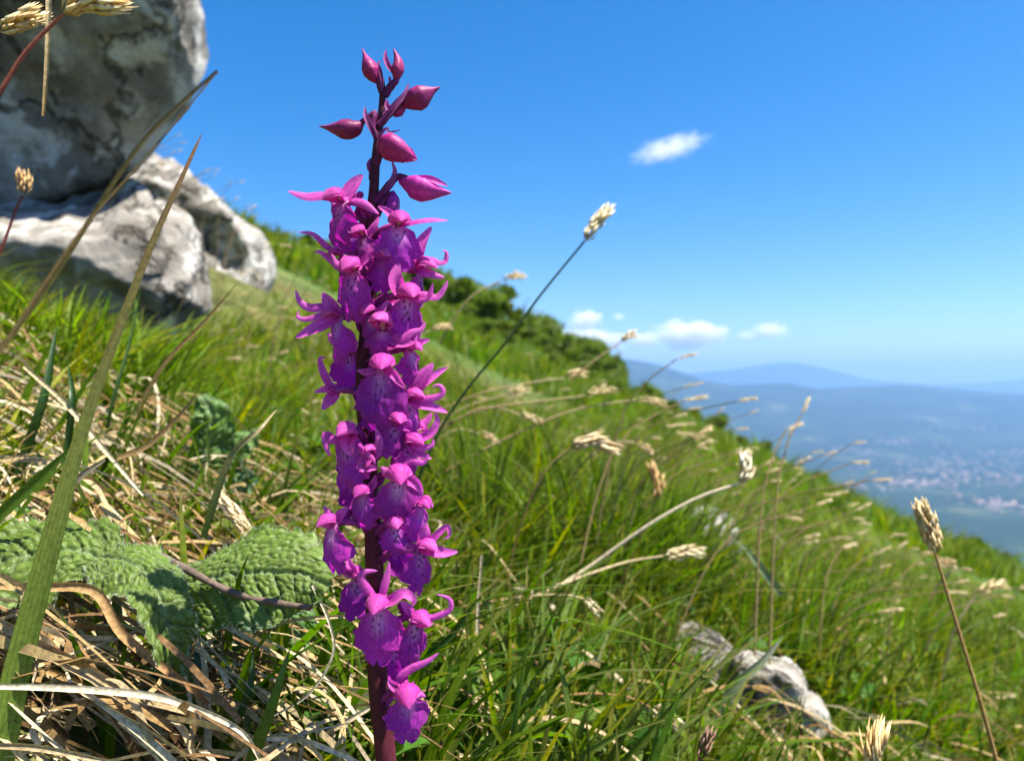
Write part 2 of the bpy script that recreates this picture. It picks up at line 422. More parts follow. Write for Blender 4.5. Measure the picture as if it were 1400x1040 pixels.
for (px, py, D, hw, hh, rot, mat, lab) in [
    (915, 203, 9000, 56, 15, 14, CM_W, 'small white wispy cloud alone high in the blue sky'),
    (800, 438, 30000, 22, 14, 8, CM_P, 'small round white cloud above the hill crest'),
    (780, 466, 32000, 70, 17, 0, CM_P, 'low pinkish cloud bank just above the tree-topped crest'),
    (942, 457, 30000, 48, 18, 0, CM_P, 'largest puffy pale pink cloud low over the far mountains'),
    (880, 464, 31000, 22, 10, 0, CM_P, 'faint small cloud between the puffy pink cloud and the crest'),
    (1020, 459, 31000, 16, 8, 0, CM_W, 'tiny faint cloud beside the puffy pink cloud'),
    (1053, 452, 30500, 28, 12, 0, CM_W, 'faint ragged cloud low over the far mountain peak'),
    (846, 433, 30500, 10, 6, 0, CM_W, 'tiny faint puff beside the round white cloud')]:
    c = mesh_np('cloud', cv, cf, mat)
    c.location = P(px, py, D); s = D / FPX
    c.scale = (hw * s * 1.25, hw * s * 0.8, hh * s * 1.35); c.rotation_euler = (0, R(-rot), 0)
    tag(c, lab, 'cloud', 'clouds in the sky')

# ------------------------------------------------------------------ rocks
def to_obj(name, bm_verts, bm_faces, mat, vox, noise_layers, parent=None, smooth_it=1):
    o = mesh_np('tmp', np.array(bm_verts), bm_faces, None)
    md = o.modifiers.new('r', 'REMESH'); md.mode = 'VOXEL'; md.voxel_size = vox
    ms = o.modifiers.new('s', 'SMOOTH'); ms.iterations = smooth_it; ms.factor = 0.6
    dg = bpy.context.evaluated_depsgraph_get()
    me = bpy.data.meshes.new_from_object(o.evaluated_get(dg))
    nv = len(me.vertices); co = np.empty(nv * 3, np.float32); me.vertices.foreach_get('co', co); co = co.reshape(-1, 3).astype(float)
    nn = np.empty(nv * 3, np.float32); me.vertices.foreach_get('normal', nn); nn = nn.reshape(-1, 3)
    rf = np.random.default_rng(int(nv) % 97)
    for k in range(34):
        nk = unit(rf.normal(0, 1, 3)); dt = co @ nk
        lim = np.quantile(dt, rf.uniform(.972, .997)); co = co - np.outer(np.maximum(dt - lim, 0) * .92, nk)
    for (fr, amp, sd_, kind) in noise_layers:
        q = fbm(co[:, 0] * fr + co[:, 1] * fr * .61, co[:, 2] * fr - co[:, 1] * fr * .7, 4, sd_)
        if kind == 'step': q = np.floor(q * 7 + .5) / 7 + .25 * (q * 7 - np.floor(q * 7 + .5)) / 7
        if kind == 'ridge': q = np.abs(q) * -2 + .15
        co = co + nn * (q * amp)[:, None]
    me.vertices.foreach_set('co', co.astype(np.float32).ravel())
    me.polygons.foreach_set('use_smooth', np.ones(len(me.polygons), bool))
    me.materials.clear(); me.materials.append(mat); me.update()
    bpy.data.objects.remove(o)
    o = bpy.data.objects.new(name, me); col.objects.link(o); me.name = name
    if parent: o.parent = parent
    return o

def slab(poly_front, d_front, poly_back, d_back):
    """solid between an outline at one distance and an outline farther back"""
    n_ = len(poly_front)
    v = [P(x, y, d) for (x, y), d in zip(poly_front, d_front)] + [P(x, y, d) for (x, y), d in zip(poly_back, d_back)]
    q = np.array([(i, (i + 1) % n_, n_ + (i + 1) % n_, n_ + i) for i in range(n_)])
    return v, [q, np.arange(n_)[None, ::-1], np.arange(n_, 2 * n_)[None, :]]

pf = [(-420, -420), (-100, -390), (215, -260), (300, -140), (326, -10), (326, 75), (280, 145), (196, 230), (150, 258), (60, 282), (-60, 296), (-420, 360)]
df = [1.0, .97, .96, .97, 1.0, 1.06, 1.13, 1.2, 1.24, 1.24, 1.24, 1.25]
pb_ = [(-420, -260), (-100, -240), (130, -160), (200, -80), (225, 0), (222, 80), (205, 140), (165, 215), (130, 255), (50, 275), (-60, 290), (-420, 330)]
v, f = slab(pf, df, pb_, [1.75] * 12)
b1 = to_obj('boulder', v, f, M['rock'], 0.009, [(2.5, .03, 3, 'step'), (8, .014, 4, 'step'), (26, .007, 6, 'ridge'), (80, .005, 8, 'n')])
tag(b1, 'large grey overhanging boulder with pale lichen patches in shadow', 'boulder')
pf = [(-420, 330), (-150, 300), (60, 330), (160, 335), (230, 345), (275, 352), (292, 395), (285, 440), (200, 520), (-100, 560), (-420, 600)]
df = [1.02, 1.0, 0.99, 0.99, 1.0, 1.03, 1.05, 1.07, 1.05, 1.0, 1.0]
pb_ = [(-420, 270), (-150, 262), (60, 262), (150, 240), (185, 215), (225, 262), (268, 320), (275, 400), (200, 470), (-100, 480), (-420, 500)]
v, f = slab(pf, df, pb_, [1.4] * 11)
b2 = to_obj('boulder', v, f, M['rock'], 0.009, [(4, .06, 13, 'step'), (10, .035, 14, 'step'), (20, .018, 15, 'ridge'), (60, .008, 18, 'n')])
tag(b2, 'low rock ledge with a sunlit pale front edge under the overhanging boulder', 'rock')
pf = [(150, 230), (200, 212), (240, 222), (290, 265), (330, 305), (360, 318), (384, 352), (384, 400), (330, 440), (240, 440), (150, 440)]
pb_ = [(150, 215), (195, 205), (235, 215), (285, 250), (320, 290), (350, 305), (372, 340), (372, 380), (330, 420), (240, 420), (150, 420)]
v, f = slab(pf, [2.2, 2.2, 2.2, 2.22, 2.25, 2.28, 2.35, 2.3, 2.15, 2.1, 2.1], pb_, [2.9] * 11)
b3 = to_obj('boulder', v, f, M['rock'], 0.018, [(3, .08, 23, 'step'), (8, .05, 24, 'step'), (14, .04, 25, 'ridge'), (40, .02, 28, 'n')])
tag(b3, 'weathered grey rock spine on the slope behind the boulder', 'rock')
def stone(px, py, d, pts, th, lab, vox, seed):
    v, f = slab([(px + a, py + b) for a, b in pts], [d] * len(pts), [(px + a * .9 - 8, py + b * .8 - 26) for a, b in pts], [d + th] * len(pts))
    o = to_obj('stone', v, f, M['pale_rock'], vox, [(25, .012, seed, 'step'), (70, .006, seed + 2, 'ridge'), (200, .002, seed + 5, 'n')])
    tag(o, lab, 'stone', 'pale stones in the turf')
stone(962, 905, .47, [(-40, -34), (-8, -40), (26, -22), (46, -4), (52, 40), (10, 60), (-46, 50)], .06, 'small chipped pale stone above the bent grey-green blade', .0026, 33)
stone(1052, 948, .45, [(-62, -40), (-30, -52), (4, -36), (38, -30), (58, -6), (64, 44), (20, 70), (-50, 60)], .07, 'pale flat limestone half buried under the bent grey-green blade', .0026, 35)
stone(1112, 990, .44, [(-18, -22), (6, -30), (22, -12), (28, 30), (-16, 40)], .04, 'smallest pale stone chip at the lower end of the half-buried limestone', .002, 36)
stone(975, 740, .85, [(-50, -28), (-20, -34), (10, -26), (38, -10), (44, 30), (-45, 30)], .12, 'small pale stone half hidden in the grass farther up the slope', .006, 37)

# ------------------------------------------------------------------ trees and shrubs on the crest
def crown_mesh(name, seed, w, h, nl, leaf, flat=0.0):
    r = np.random.default_rng(seed)
    k = 26
    cc = r.normal(0, 1, (k, 3)); cc = unit(cc) * (r.uniform(0.25, 0.85, (k, 1)))
    cc[:, 2] = cc[:, 2] * 0.75
    cs = r.uniform(0.2, 0.5, k)
    idx = r.integers(0, k, nl)
    d = unit(r.normal(0, 1, (nl, 3))); d[:, 2] = d[:, 2] * .9
    p = cc[idx] + d * (cs[idx] * r.uniform(.45, 1.0, nl) * np.where(r.random(nl) < .12, r.uniform(1.0, 1.6, nl), 1))[:, None]
    p = p * np.array([w, w, h * .5]) + np.array([0, 0, h * .44])
    a = unit(r.normal(0, 1, (nl, 3))); b = unit(np.cross(a, r.normal(0, 1, (nl, 3))))
    sz = leaf * r.uniform(.6, 1.3, (nl, 1))
    v = np.stack([p - a * sz, p + b * sz * .55, p + a * sz, p - b * sz * .55], 1).reshape(-1, 3)
    f = np.arange(nl * 4).reshape(-1, 4)
    tone = (0.75 + 0.5 * r.random(k))[idx] * r.uniform(.8, 1.2, nl)
    base = np.array([0.12, 0.19, 0.026])
    c = base[None, :] * tone[:, None]; c[:, 0] *= r.uniform(.8, 1.3, nl)
    return v, f, np.repeat(c, 4, 0)
def trunk_geo(seed, w, h):
    r = np.random.default_rng(seed)
    V, F, o = [], [], 0
    lean = r.normal(0, .06, 2)
    p = spline([(0, 0, -.4), (lean[0] * h * .5, lean[1] * h * .5, h * .4), (lean[0] * h, lean[1] * h, h * .85)], 8)
    parts = [(p, np.linspace(.032, .008, 8) * h)]
    for q in range(7):
        s = p[2 + q % 5]; a = r.uniform(0, 6.28); e = s + np.array([math.cos(a) * w * .6, math.sin(a) * w * .6, h * r.uniform(.15, .35)])
        parts.append((spline([s, (s + e) / 2 + np.array([0, 0, -.04 * h]), e], 5), np.linspace(.014, .004, 5) * h))
    for pp, rr in parts:
        v, f = tube_geo(pp, rr, 6); V.append(v); F.append(f + o); o += len(v)
    return np.concatenate(V), np.concatenate(F)
variants = []
for k, (w, h) in enumerate([(1.7, 3.6), (2.0, 3.2), (1.3, 3.4), (2.2, 2.6)]):
    cvv = crown_mesh('crown', 100 + k, w, h, 5200, .16); tv = trunk_geo(200 + k, w, h)
    variants.append((cvv, tv))
tree_cache = {}
def tree(x, y, sc, k, rz, lab, grp, name='broadleaf_tree', zs=1.0):
    z = float(G(x, y))
    root = empty(name, (x, y, z - .05 * sc)); root.scale = (sc, sc, sc * zs); root.rotation_euler = (0, 0, rz)
    if k not in tree_cache:
        (cv_, cf_, cc_), (tv_, tf_) = variants[k]
        a = mesh_np('trunk', tv_, tf_, M['bark'], root); b = mesh_np('crown', cv_, cf_, M['crown'], root, colors=cc_, smooth=False)
        tree_cache[k] = (a, b)
    else:
        for s in tree_cache[k]:
            c = s.copy(); col.objects.link(c); c.parent = root
    tag(root, lab, 'shrub' if 'shrub' in name else 'tree', grp)
def at_crest(px, y): return (px - 700) / FPX * y
rt = random.Random(5)
tree(at_crest(792, 64), 64, 1.15, 1, .4, 'dark round tree standing proud on the crest, beside the gap to the valley', 'trees along the hill crest')
tree(at_crest(735, 66), 66, 1.25, 0, 1.4, 'broad bushy tree on the crest next to the dark round tree', 'trees along the hill crest')
for px in range(430, 850, 9):
    y = rt.uniform(54, 74)
    tree(at_crest(px + rt.uniform(-6, 6), y), y, rt.uniform(.55, 1.3) * (1.0 if px > 560 else .7), rt.randrange(4), rt.uniform(0, 6.28), 'green bushy tree among the row along the hill crest', 'trees along the hill crest')
for px in range(850, 1290, 16):
    y = rt.uniform(58, 76)
    tree(at_crest(px + rt.uniform(-8, 8), y), y, rt.uniform(.13, .4), rt.randrange(4), rt.uniform(0, 6.28), 'low green shrub on the descending crest line', 'shrubs on the descending crest', 'shrub')
for (px, y, s) in [(1338, 40, .8), (1318, 41, .65), (1362, 39, .6), (1290, 44, .45), (1262, 46, .45)]:
    tree(at_crest(px, y), y, s, (px // 7) % 4, px, 'dark green shrub in the clump at the low end of the slope', 'shrub clump at the low end of the slope', 'shrub')
for k in range(105):
    y = rt.uniform(26, 64); px = rt.uniform(380, 1330)
    x = at_crest(px, y)
    tree(x, y, rt.uniform(.25, .75) * (y / 60), rt.randrange(4), rt.uniform(0, 6.28), 'small round shrub scattered over the green hillside below the crest', 'shrubs on the green hillside', 'shrub', .8)

# ------------------------------------------------------------------ grass
def project(p):
    return 700 + p[..., 0] / p[..., 1] * FPX, 520 - p[..., 2] / p[..., 1] * FPX
ENV_X = np.array([-400, 0, 100, 200, 290, 400, 450, 600, 700, 800, 900, 1000, 1100, 1200, 1300, 1400, 1900])
ENV_Y = np.array([370, 375, 395, 430, 450, 425, 430, 500, 560, 575, 590, 655, 700, 750, 800, 840, 1000])
STONES = [(P(1035, 925, .46)[0], .46, .045), (P(975, 748, .85)[0], .85, .042)]

def blades(base, az, h, lean, bend, w, colr, segs=6, fold=True, face=None, tipcol=None, droop=None):
    """N curved grass blades as one vertex array"""
    n_ = len(base); t = np.linspace(0, 1, segs + 1)
    d = np.stack([np.cos(az), np.sin(az), np.zeros(n_)], -1)
    horiz = h[:, None] * (lean[:, None] * t + bend[:, None] * t ** 2.2)
    vert = h[:, None] * (t - 0.45 * np.minimum(bend[:, None], 1.3) * t ** 2.6)
    c = base[:, None, :] + d[:, None, :] * horiz[..., None] + np.array([0, 0, 1.0]) * vert[..., None]
    fa = az + np.pi / 2 if face is None else face
    s = np.stack([np.cos(fa), np.sin(fa), np.zeros(n_)], -1)
    prof = np.minimum(1, 0.55 + 1.2 * t) * (1 - t ** 2.5) + 0.03
    ww = w[:, None] * prof[None, :]
    L = c - s[:, None, :] * ww[..., None]; Rr = c + s[:, None, :] * ww[..., None]
    if fold:
        nrm = np.cross(s, np.array([0, 0, 1.0]))
        mid = c + nrm[:, None, :] * (ww * 0.45)[..., None]
        v = np.stack([L, mid, Rr], 2); nb = 3
    else:
        v = np.stack([L, Rr], 2); nb = 2
    per = (segs + 1) * nb
    gf = grid_faces(segs + 1, nb)
    f = (np.arange(n_)[:, None, None] * per + gf[None]).reshape(-1, 4)
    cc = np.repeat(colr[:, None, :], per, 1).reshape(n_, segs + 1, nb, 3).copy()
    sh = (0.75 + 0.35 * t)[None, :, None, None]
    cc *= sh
    if tipcol is not None:
        m = (t ** 4)[None, :, None, None]; cc = cc * (1 - m) + tipcol[:, None, None, :] * m
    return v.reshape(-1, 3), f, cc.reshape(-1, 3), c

def grass_cols(n_, x=None, y=None):
    a = np.array([0.110, 0.190, 0.005]); b = np.array([0.075, 0.160, 0.008]); c = np.array([0.190, 0.205, 0.012]); d = np.array([0.125, 0.185, 0.035])
    k = rng.random(n_)
    o = np.where(k[:, None] < .45, a, np.where(k[:, None] < .7, b, np.where(k[:, None] < .9, c, d)))
    return o * rng.uniform(.75, 1.3, (n_, 1))

def tuft_field(ntuft, per, yr, xlim, hrange, wr, segs, fold, spread, env=True, hmod=None, pxr=(-150, 1550)):
    """tufts spread over the wedge of hillside in front of the camera"""
    u = rng.random(ntuft); y = np.sqrt(yr[0] ** 2 + (yr[1] ** 2 - yr[0] ** 2) * u)
    px = rng.uniform(*pxr, ntuft); x = (px - 700) / FPX * y
    nb_ = rng.integers(int(per * .5), int(per * 1.5) + 1, ntuft)
    ti = np.repeat(np.arange(ntuft), nb_); n_ = len(ti)
    rad = np.abs(rng.normal(0, 1, n_)) * spread; a0 = rng.uniform(0, 6.283, n_)
    bx = x[ti] + rad * np.cos(a0); by = y[ti] + rad * np.sin(a0)
    th = rng.uniform(*hrange, ntuft) * (0.45 + 1.1 * vnoise(x * 4.5, y * 4.5, 77) ** 1.3)
    h = th[ti] * rng.uniform(.45, 1.15, n_)
    lean = np.abs(rng.normal(.22, .28, n_)); bend = np.abs(rng.normal(.30, .35, n_))
    # the whole sward leans a little downhill
    ax = np.cos(a0) * lean + .05; ay = np.sin(a0) * lean
    az = np.arctan2(ay, ax); lean = np.hypot(ax, ay)
    base = np.stack([bx, by, G(bx, by) - .006], -1)
    w = rng.uniform(*wr, n_)
    tc_ = grass_cols(ntuft)[ti] * rng.uniform(.75, 1.3, (n_, 1)) * (0.75 + .55 * vnoise(x * 3, y * 3, 55))[ti][:, None]
    ok = by > .17
    if env:
        tip = base + np.stack([np.cos(az) * h * (lean + bend), np.sin(az) * h * (lean + bend), h * (1 - .45 * np.minimum(bend, 1.3))], -1)
        tip[:, 1] = np.maximum(tip[:, 1], .05)
        tx, ty = project(tip)
        lim = np.interp(tx, ENV_X, ENV_Y) + 14 * rng.normal(0, 1, n_)
        gx_, gy_ = project(base); 
        fac = np.clip((gy_ - lim) / np.maximum(gy_ - ty, 1), .25, 1)
        h = h * fac
        ok &= (gy_ > lim + 4)
        # keep the orchid in sight: nothing tall between it and the camera
        ok &= ~((by < .185) & (tx > 380) & (tx < 680))
        ok &= tip[:, 1] > .16
    for (sx_, sy_, sr_) in STONES: ok &= ~((np.abs(bx - sx_ * (by / sy_)) < sr_) & (by < sy_ + .06) & (by > sy_ - 1.6 * sr_ - .05) & (rng.random(n_) < .8))
    if env: ok &= ~((gx_ < 300) & (by < .36) & (rng.random(n_) > .4))
    i = np.nonzero(ok)[0]
    fa = rng.uniform(0, 6.283, len(i))
    tipc = np.where(rng.random(len(i))[:, None] < .35, np.array([.22, .17, .06]), tc_[i])
    return blades(base[i], az[i], h[i], lean[i], bend[i], w[i], tc_[i], segs, fold, fa, tipc)

def join(name, parts, mat, lab, cat):
    V, F, C_, o = [], [], [], 0
    for v, f, c in parts:
        V.append(v); F.append(f + o); C_.append(c); o += len(v)
    return tag(mesh_np(name, np.concatenate(V), np.concatenate(F), mat, colors=np.concatenate(C_)), lab, cat, kind='stuff')

near = [tuft_field(90, 22, (.42, .8), None, (.09, .17), (.0011, .0022), 7, True, .014, pxr=(-200, 240))[:3],
        tuft_field(60, 30, (.5, .9), None, (.09, .15), (.0009, .0016), 6, True, .02, pxr=(640, 960))[:3],
        tuft_field(1150, 14, (.2, .6), None, (.03, .075), (.0009, .0021), 6, True, .014)[:3],
        tuft_field(1700, 16, (.5, 1.3), None, (.042, .10), (.0011, .0023), 5, True, .022)[:3],
        tuft_field(2300, 14, (1.2, 3.2), None, (.07, .15), (.0016, .0030), 4, False, .035)[:3]]
near += [tuft_field(700, 14, (.35, 1.6), None, (.05, .11), (.0012, .0024), 4, False, .022, env=False, pxr=(-1300, -150))[:3],
         tuft_field(900, 14, (1.5, 6), None, (.08, .18), (.002, .004), 3, False, .05, env=False, pxr=(-1300, -150))[:3],
         tuft_field(500, 14, (.4, 1.8), None, (.05, .11), (.0012, .0024), 4, False, .022, env=False, pxr=(1550, 2300))[:3],
         tuft_field(150, 14, (.17, .36), None, (.03, .06), (.0008, .0018), 4, False, .012, env=False, pxr=(-900, -150))[:3]]
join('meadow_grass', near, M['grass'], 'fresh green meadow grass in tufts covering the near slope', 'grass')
far = [tuft_field(900, 10, (5, 40), None, (.2, .45), (.012, .025), 3, False, .25, env=False, pxr=(-1300, -150))[:3], tuft_field(2800, 12, (3, 8), None, (.14, .28), (.003, .006), 3, False, .08)[:3],
       tuft_field(3600, 10, (7.5, 22), None, (.2, .45), (.009, .018), 3, False, .25, env=False)[:3],
       tuft_field(4500, 9, (20, 74), None, (.25, .6), (.03, .06), 2, False, .7, env=False)[:3]]
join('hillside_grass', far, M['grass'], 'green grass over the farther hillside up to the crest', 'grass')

def herbs(n_, yr, pxr, L, seed):
    """short broad leaves of low herbs between the grasses"""
    r = np.random.default_rng(seed)
    y = np.sqrt(yr[0] ** 2 + (yr[1] ** 2 - yr[0] ** 2) * r.random(n_)); px = r.uniform(*pxr, n_); x = (px - 700) / FPX * y
    k = vnoise(x * 9, y * 9, 123) > .5; x, y = x[k], y[k]; n_ = len(x)
    c0 = np.stack([x, y, G(x, y) + r.uniform(.0, .03, n_)], -1)
    d = unit(np.stack([r.normal(0, 1, n_), r.normal(0, 1, n_), r.uniform(.2, 1.6, n_)], -1)); s = unit(np.cross(d, r.normal(0, .35, (n_, 3)) + np.array([0, 0, 1.]))); nn = np.cross(s, d)
    ln = r.uniform(*L, n_)[:, None]; t = np.linspace(0, 1, 6); wp = np.array([.05, .75, 1, .85, .5, .04])
    c = c0[:, None, :] + d[:, None, :] * (ln * t)[..., None] - np.array([0, 0, 1.]) * (ln * .35 * t ** 2)[..., None]
    w = ln * r.uniform(.10, .24, (n_, 1)) * wp
    v = np.stack([c - s[:, None] * w[..., None] + nn[:, None] * (w * .3)[..., None], c, c + s[:, None] * w[..., None] + nn[:, None] * (w * .3)[..., None]], 2)
    f = (np.arange(n_)[:, None, None] * 18 + grid_faces(6, 3)[None]).reshape(-1, 4)
    cc = np.array([.085, .17, .022]) * r.uniform(.6, 1.3, (n_, 1)) * np.array([1, 1, 1]); cc[:, 0] *= r.uniform(.7, 1.4, n_)
    return v.reshape(-1, 3), f, np.repeat(cc, 18, 0)
join('low_herbs', [herbs(2600, (.22, .6), (250, 1550), (.010, .028), 5), herbs(3500, (.5, 1.4), (250, 1550), (.012, .035), 6)], M['grass'], 'short broad green herb leaves growing low between the grasses', 'herbs')

def litter(n_, yr, pxr, L, w, up, dens=None, seed=0):
    """dry stems and dead leaves lying on and in the turf"""
    r = np.random.default_rng(seed)
    y = np.sqrt(yr[0] ** 2 + (yr[1] ** 2 - yr[0] ** 2) * r.random(n_)); px = r.uniform(*pxr, n_); x = (px - 700) / FPX * y
    keep = r.random(n_) < 0.25 + 0.75 * sstep(.45, .62, vnoise(x * 5, y * 5, 91 + seed)) if dens is None else np.ones(n_, bool)
    x, y = x[keep], y[keep]; n_ = len(x)
    seg = 7; t = np.linspace(0, 1, seg + 1)
    a = r.normal(-.35, .8, n_) + (r.random(n_) < .5) * np.pi
    cur = r.normal(0, 1.3, n_)
    ang = a[:, None] + cur[:, None] * (t - .5)
    ln = r.uniform(*L, n_)
    dx = np.cumsum(np.cos(ang), 1) * ln[:, None] / seg; dy = np.cumsum(np.sin(ang), 1) * ln[:, None] / seg * .8
    arch = r.uniform(*up, n_)
    X = x[:, None] + dx - dx[:, -1:] * .5; Y = np.maximum(y[:, None] + dy - dy[:, -1:] * .5, .165)
    Z = G(X, Y) + r.uniform(.0, .035, n_)[:, None] + arch[:, None] * np.sin(np.pi * t) + r.normal(0, .012, (n_, 1)) * (t - .5)
    c = np.stack([X, Y, Z], -1)
    tg = unit(np.gradient(c, axis=1)); ref = unit(r.normal(0, 1, (n_, 1, 3)) + np.array([0, -.6, .8]))
    s = unit(np.cross(tg, np.broadcast_to(ref, tg.shape)))
    ww = r.uniform(*w, n_)[:, None] * (1 - .75 * t ** 2)
    v = np.stack([c - s * ww[..., None], c + s * ww[..., None]], 2)
    gf = grid_faces(seg + 1, 2); per = (seg + 1) * 2
    f = (np.arange(n_)[:, None, None] * per + gf[None]).reshape(-1, 4)
    pal = np.array([[.40, .29, .13], [.46, .36, .20], [.27, .17, .07], [.19, .11, .05], [.50, .42, .28]])
    cc = pal[r.integers(0, 5, n_)] * r.uniform(.7, 1.15, (n_, 1))
    return v.reshape(-1, 3), f, np.repeat(cc, per, 0)
join('dry_thatch', [litter(260, (.165, .24), (-250, 330), (.012, .05), (.0005, .0014), (0, .006), True, 21), litter(230, (.16, .27), (-200, 430), (.025, .09), (.0004, .0011), (0, .012), True, 11), litter(480, (.2, .42), (-150, 520), (.03, .10), (.0003, .0008), (0, .02), True, 1),
                    litter(800, (.26, .46), (-150, 560), (.04, .11), (.0003, .0009), (0, .02), None, 2),
                    litter(1900, (.25, 1.3), (400, 1550), (.025, .08), (.0005, .0011), (0, .015), None, 3),
                    litter(900, (.9, 3.5), (330, 1550), (.06, .16), (.0008, .0016), (0, .04), None, 4)],
     M['straw'], 'matted dry straw and dead grass lying through the turf', 'dry grass')

# ------------------------------------------------------------------ single blades and stalks
GREEN = (.075, .14, .015); DKG = (.03, .075, .015); GREY = (.10, .15, .075); STRAW = (.48, .38, .22); PALE = (.58, .50, .36); BROWN = (.22, .12, .05); TAN = (.34, .22, .09)
def blade(name, pts, w, c0, c1, lab, cat, mat='blade', ref=(.1, -1, .35), nseg=40, shape='blade', group=None):
    path = spline([P(*p) for p in pts], nseg)
    d = np.linalg.norm(path, axis=1)
    t = np.linspace(0, 1, nseg)
    prof = {'blade': np.minimum(1, .8 + t) * (1 - t ** 3) + .04, 'stalk': 1 - .45 * t, 'taper': np.interp(t, [0, .15, .4, .55, .75, .97, 1], [1, .95, .68, .42, .28, .12, .02]), 'dead': (.35 + .65 * np.sin(np.pi * np.clip(t * .9 + .1, 0, 1)) ** .6)}[shape]
    hw = w * .5 * prof * np.mean(d) / FPX
    v, f = strip_geo(path, hw, .45, ref, 11, .04, len(lab))
    tt = np.repeat(t, 11)[:, None]
    tt = tt ** 1.7
    c = np.array(c0) * (1 - tt) + np.array(c1) * tt
    # faint lengthwise veins
    c = c * (1 + .17 * np.tile(np.array([-1, 1, -1, .8, -1, .5, -.8, 1, -1, 1, -1.]), nseg)[:, None]) * (1 + .25 * fbm(np.repeat(np.linspace(0, 30, nseg), 11), np.tile(np.arange(11), nseg) * .6, 3, len(lab)))[:, None]
    o = mesh_np(name, v, f, M[mat], colors=c)
    tag(o, lab, cat, group); return o

blade('grass_stalk', [(-10, 1085, .165), (20, 930, .165), (75, 720, .165), (122, 560, .166), (200, 352, .168), (250, 240, .17), (276, 183, .172)], 31, (.16, .25, .04), (.26, .13, .07),
      'broad green grass leaf narrowing to a reddish tip, standing beside the crinkled leaves', 'grass blade', shape='taper', ref=(.75, -1, .45))
blade('grass_stalk', [(-60, 560, .11), (60, 400, .11), (180, 215, .11), (240, 150, .11), (298, 98, .11)], 9, (.16, .13, .04), (.10, .07, .03), 'long brown grass blade slanting across the boulder edge', 'grass blade', shape='stalk')
blade('grass_stalk', [(0, 480, .105), (110, 318, .108), (200, 215, .11), (297, 99, .112)], 4.5, (.20, .13, .05), (.14, .10, .04), 'thin rusty blade lying along the long brown blade across the boulder', 'grass blade', shape='stalk')
blade('straw_stalk', [(68, -30, .15), (66, 60, .15), (60, 159, .15)], 7, STRAW, TAN, 'straight straw stalk hanging down before the boulder', 'straw', 'straw', shape='stalk')
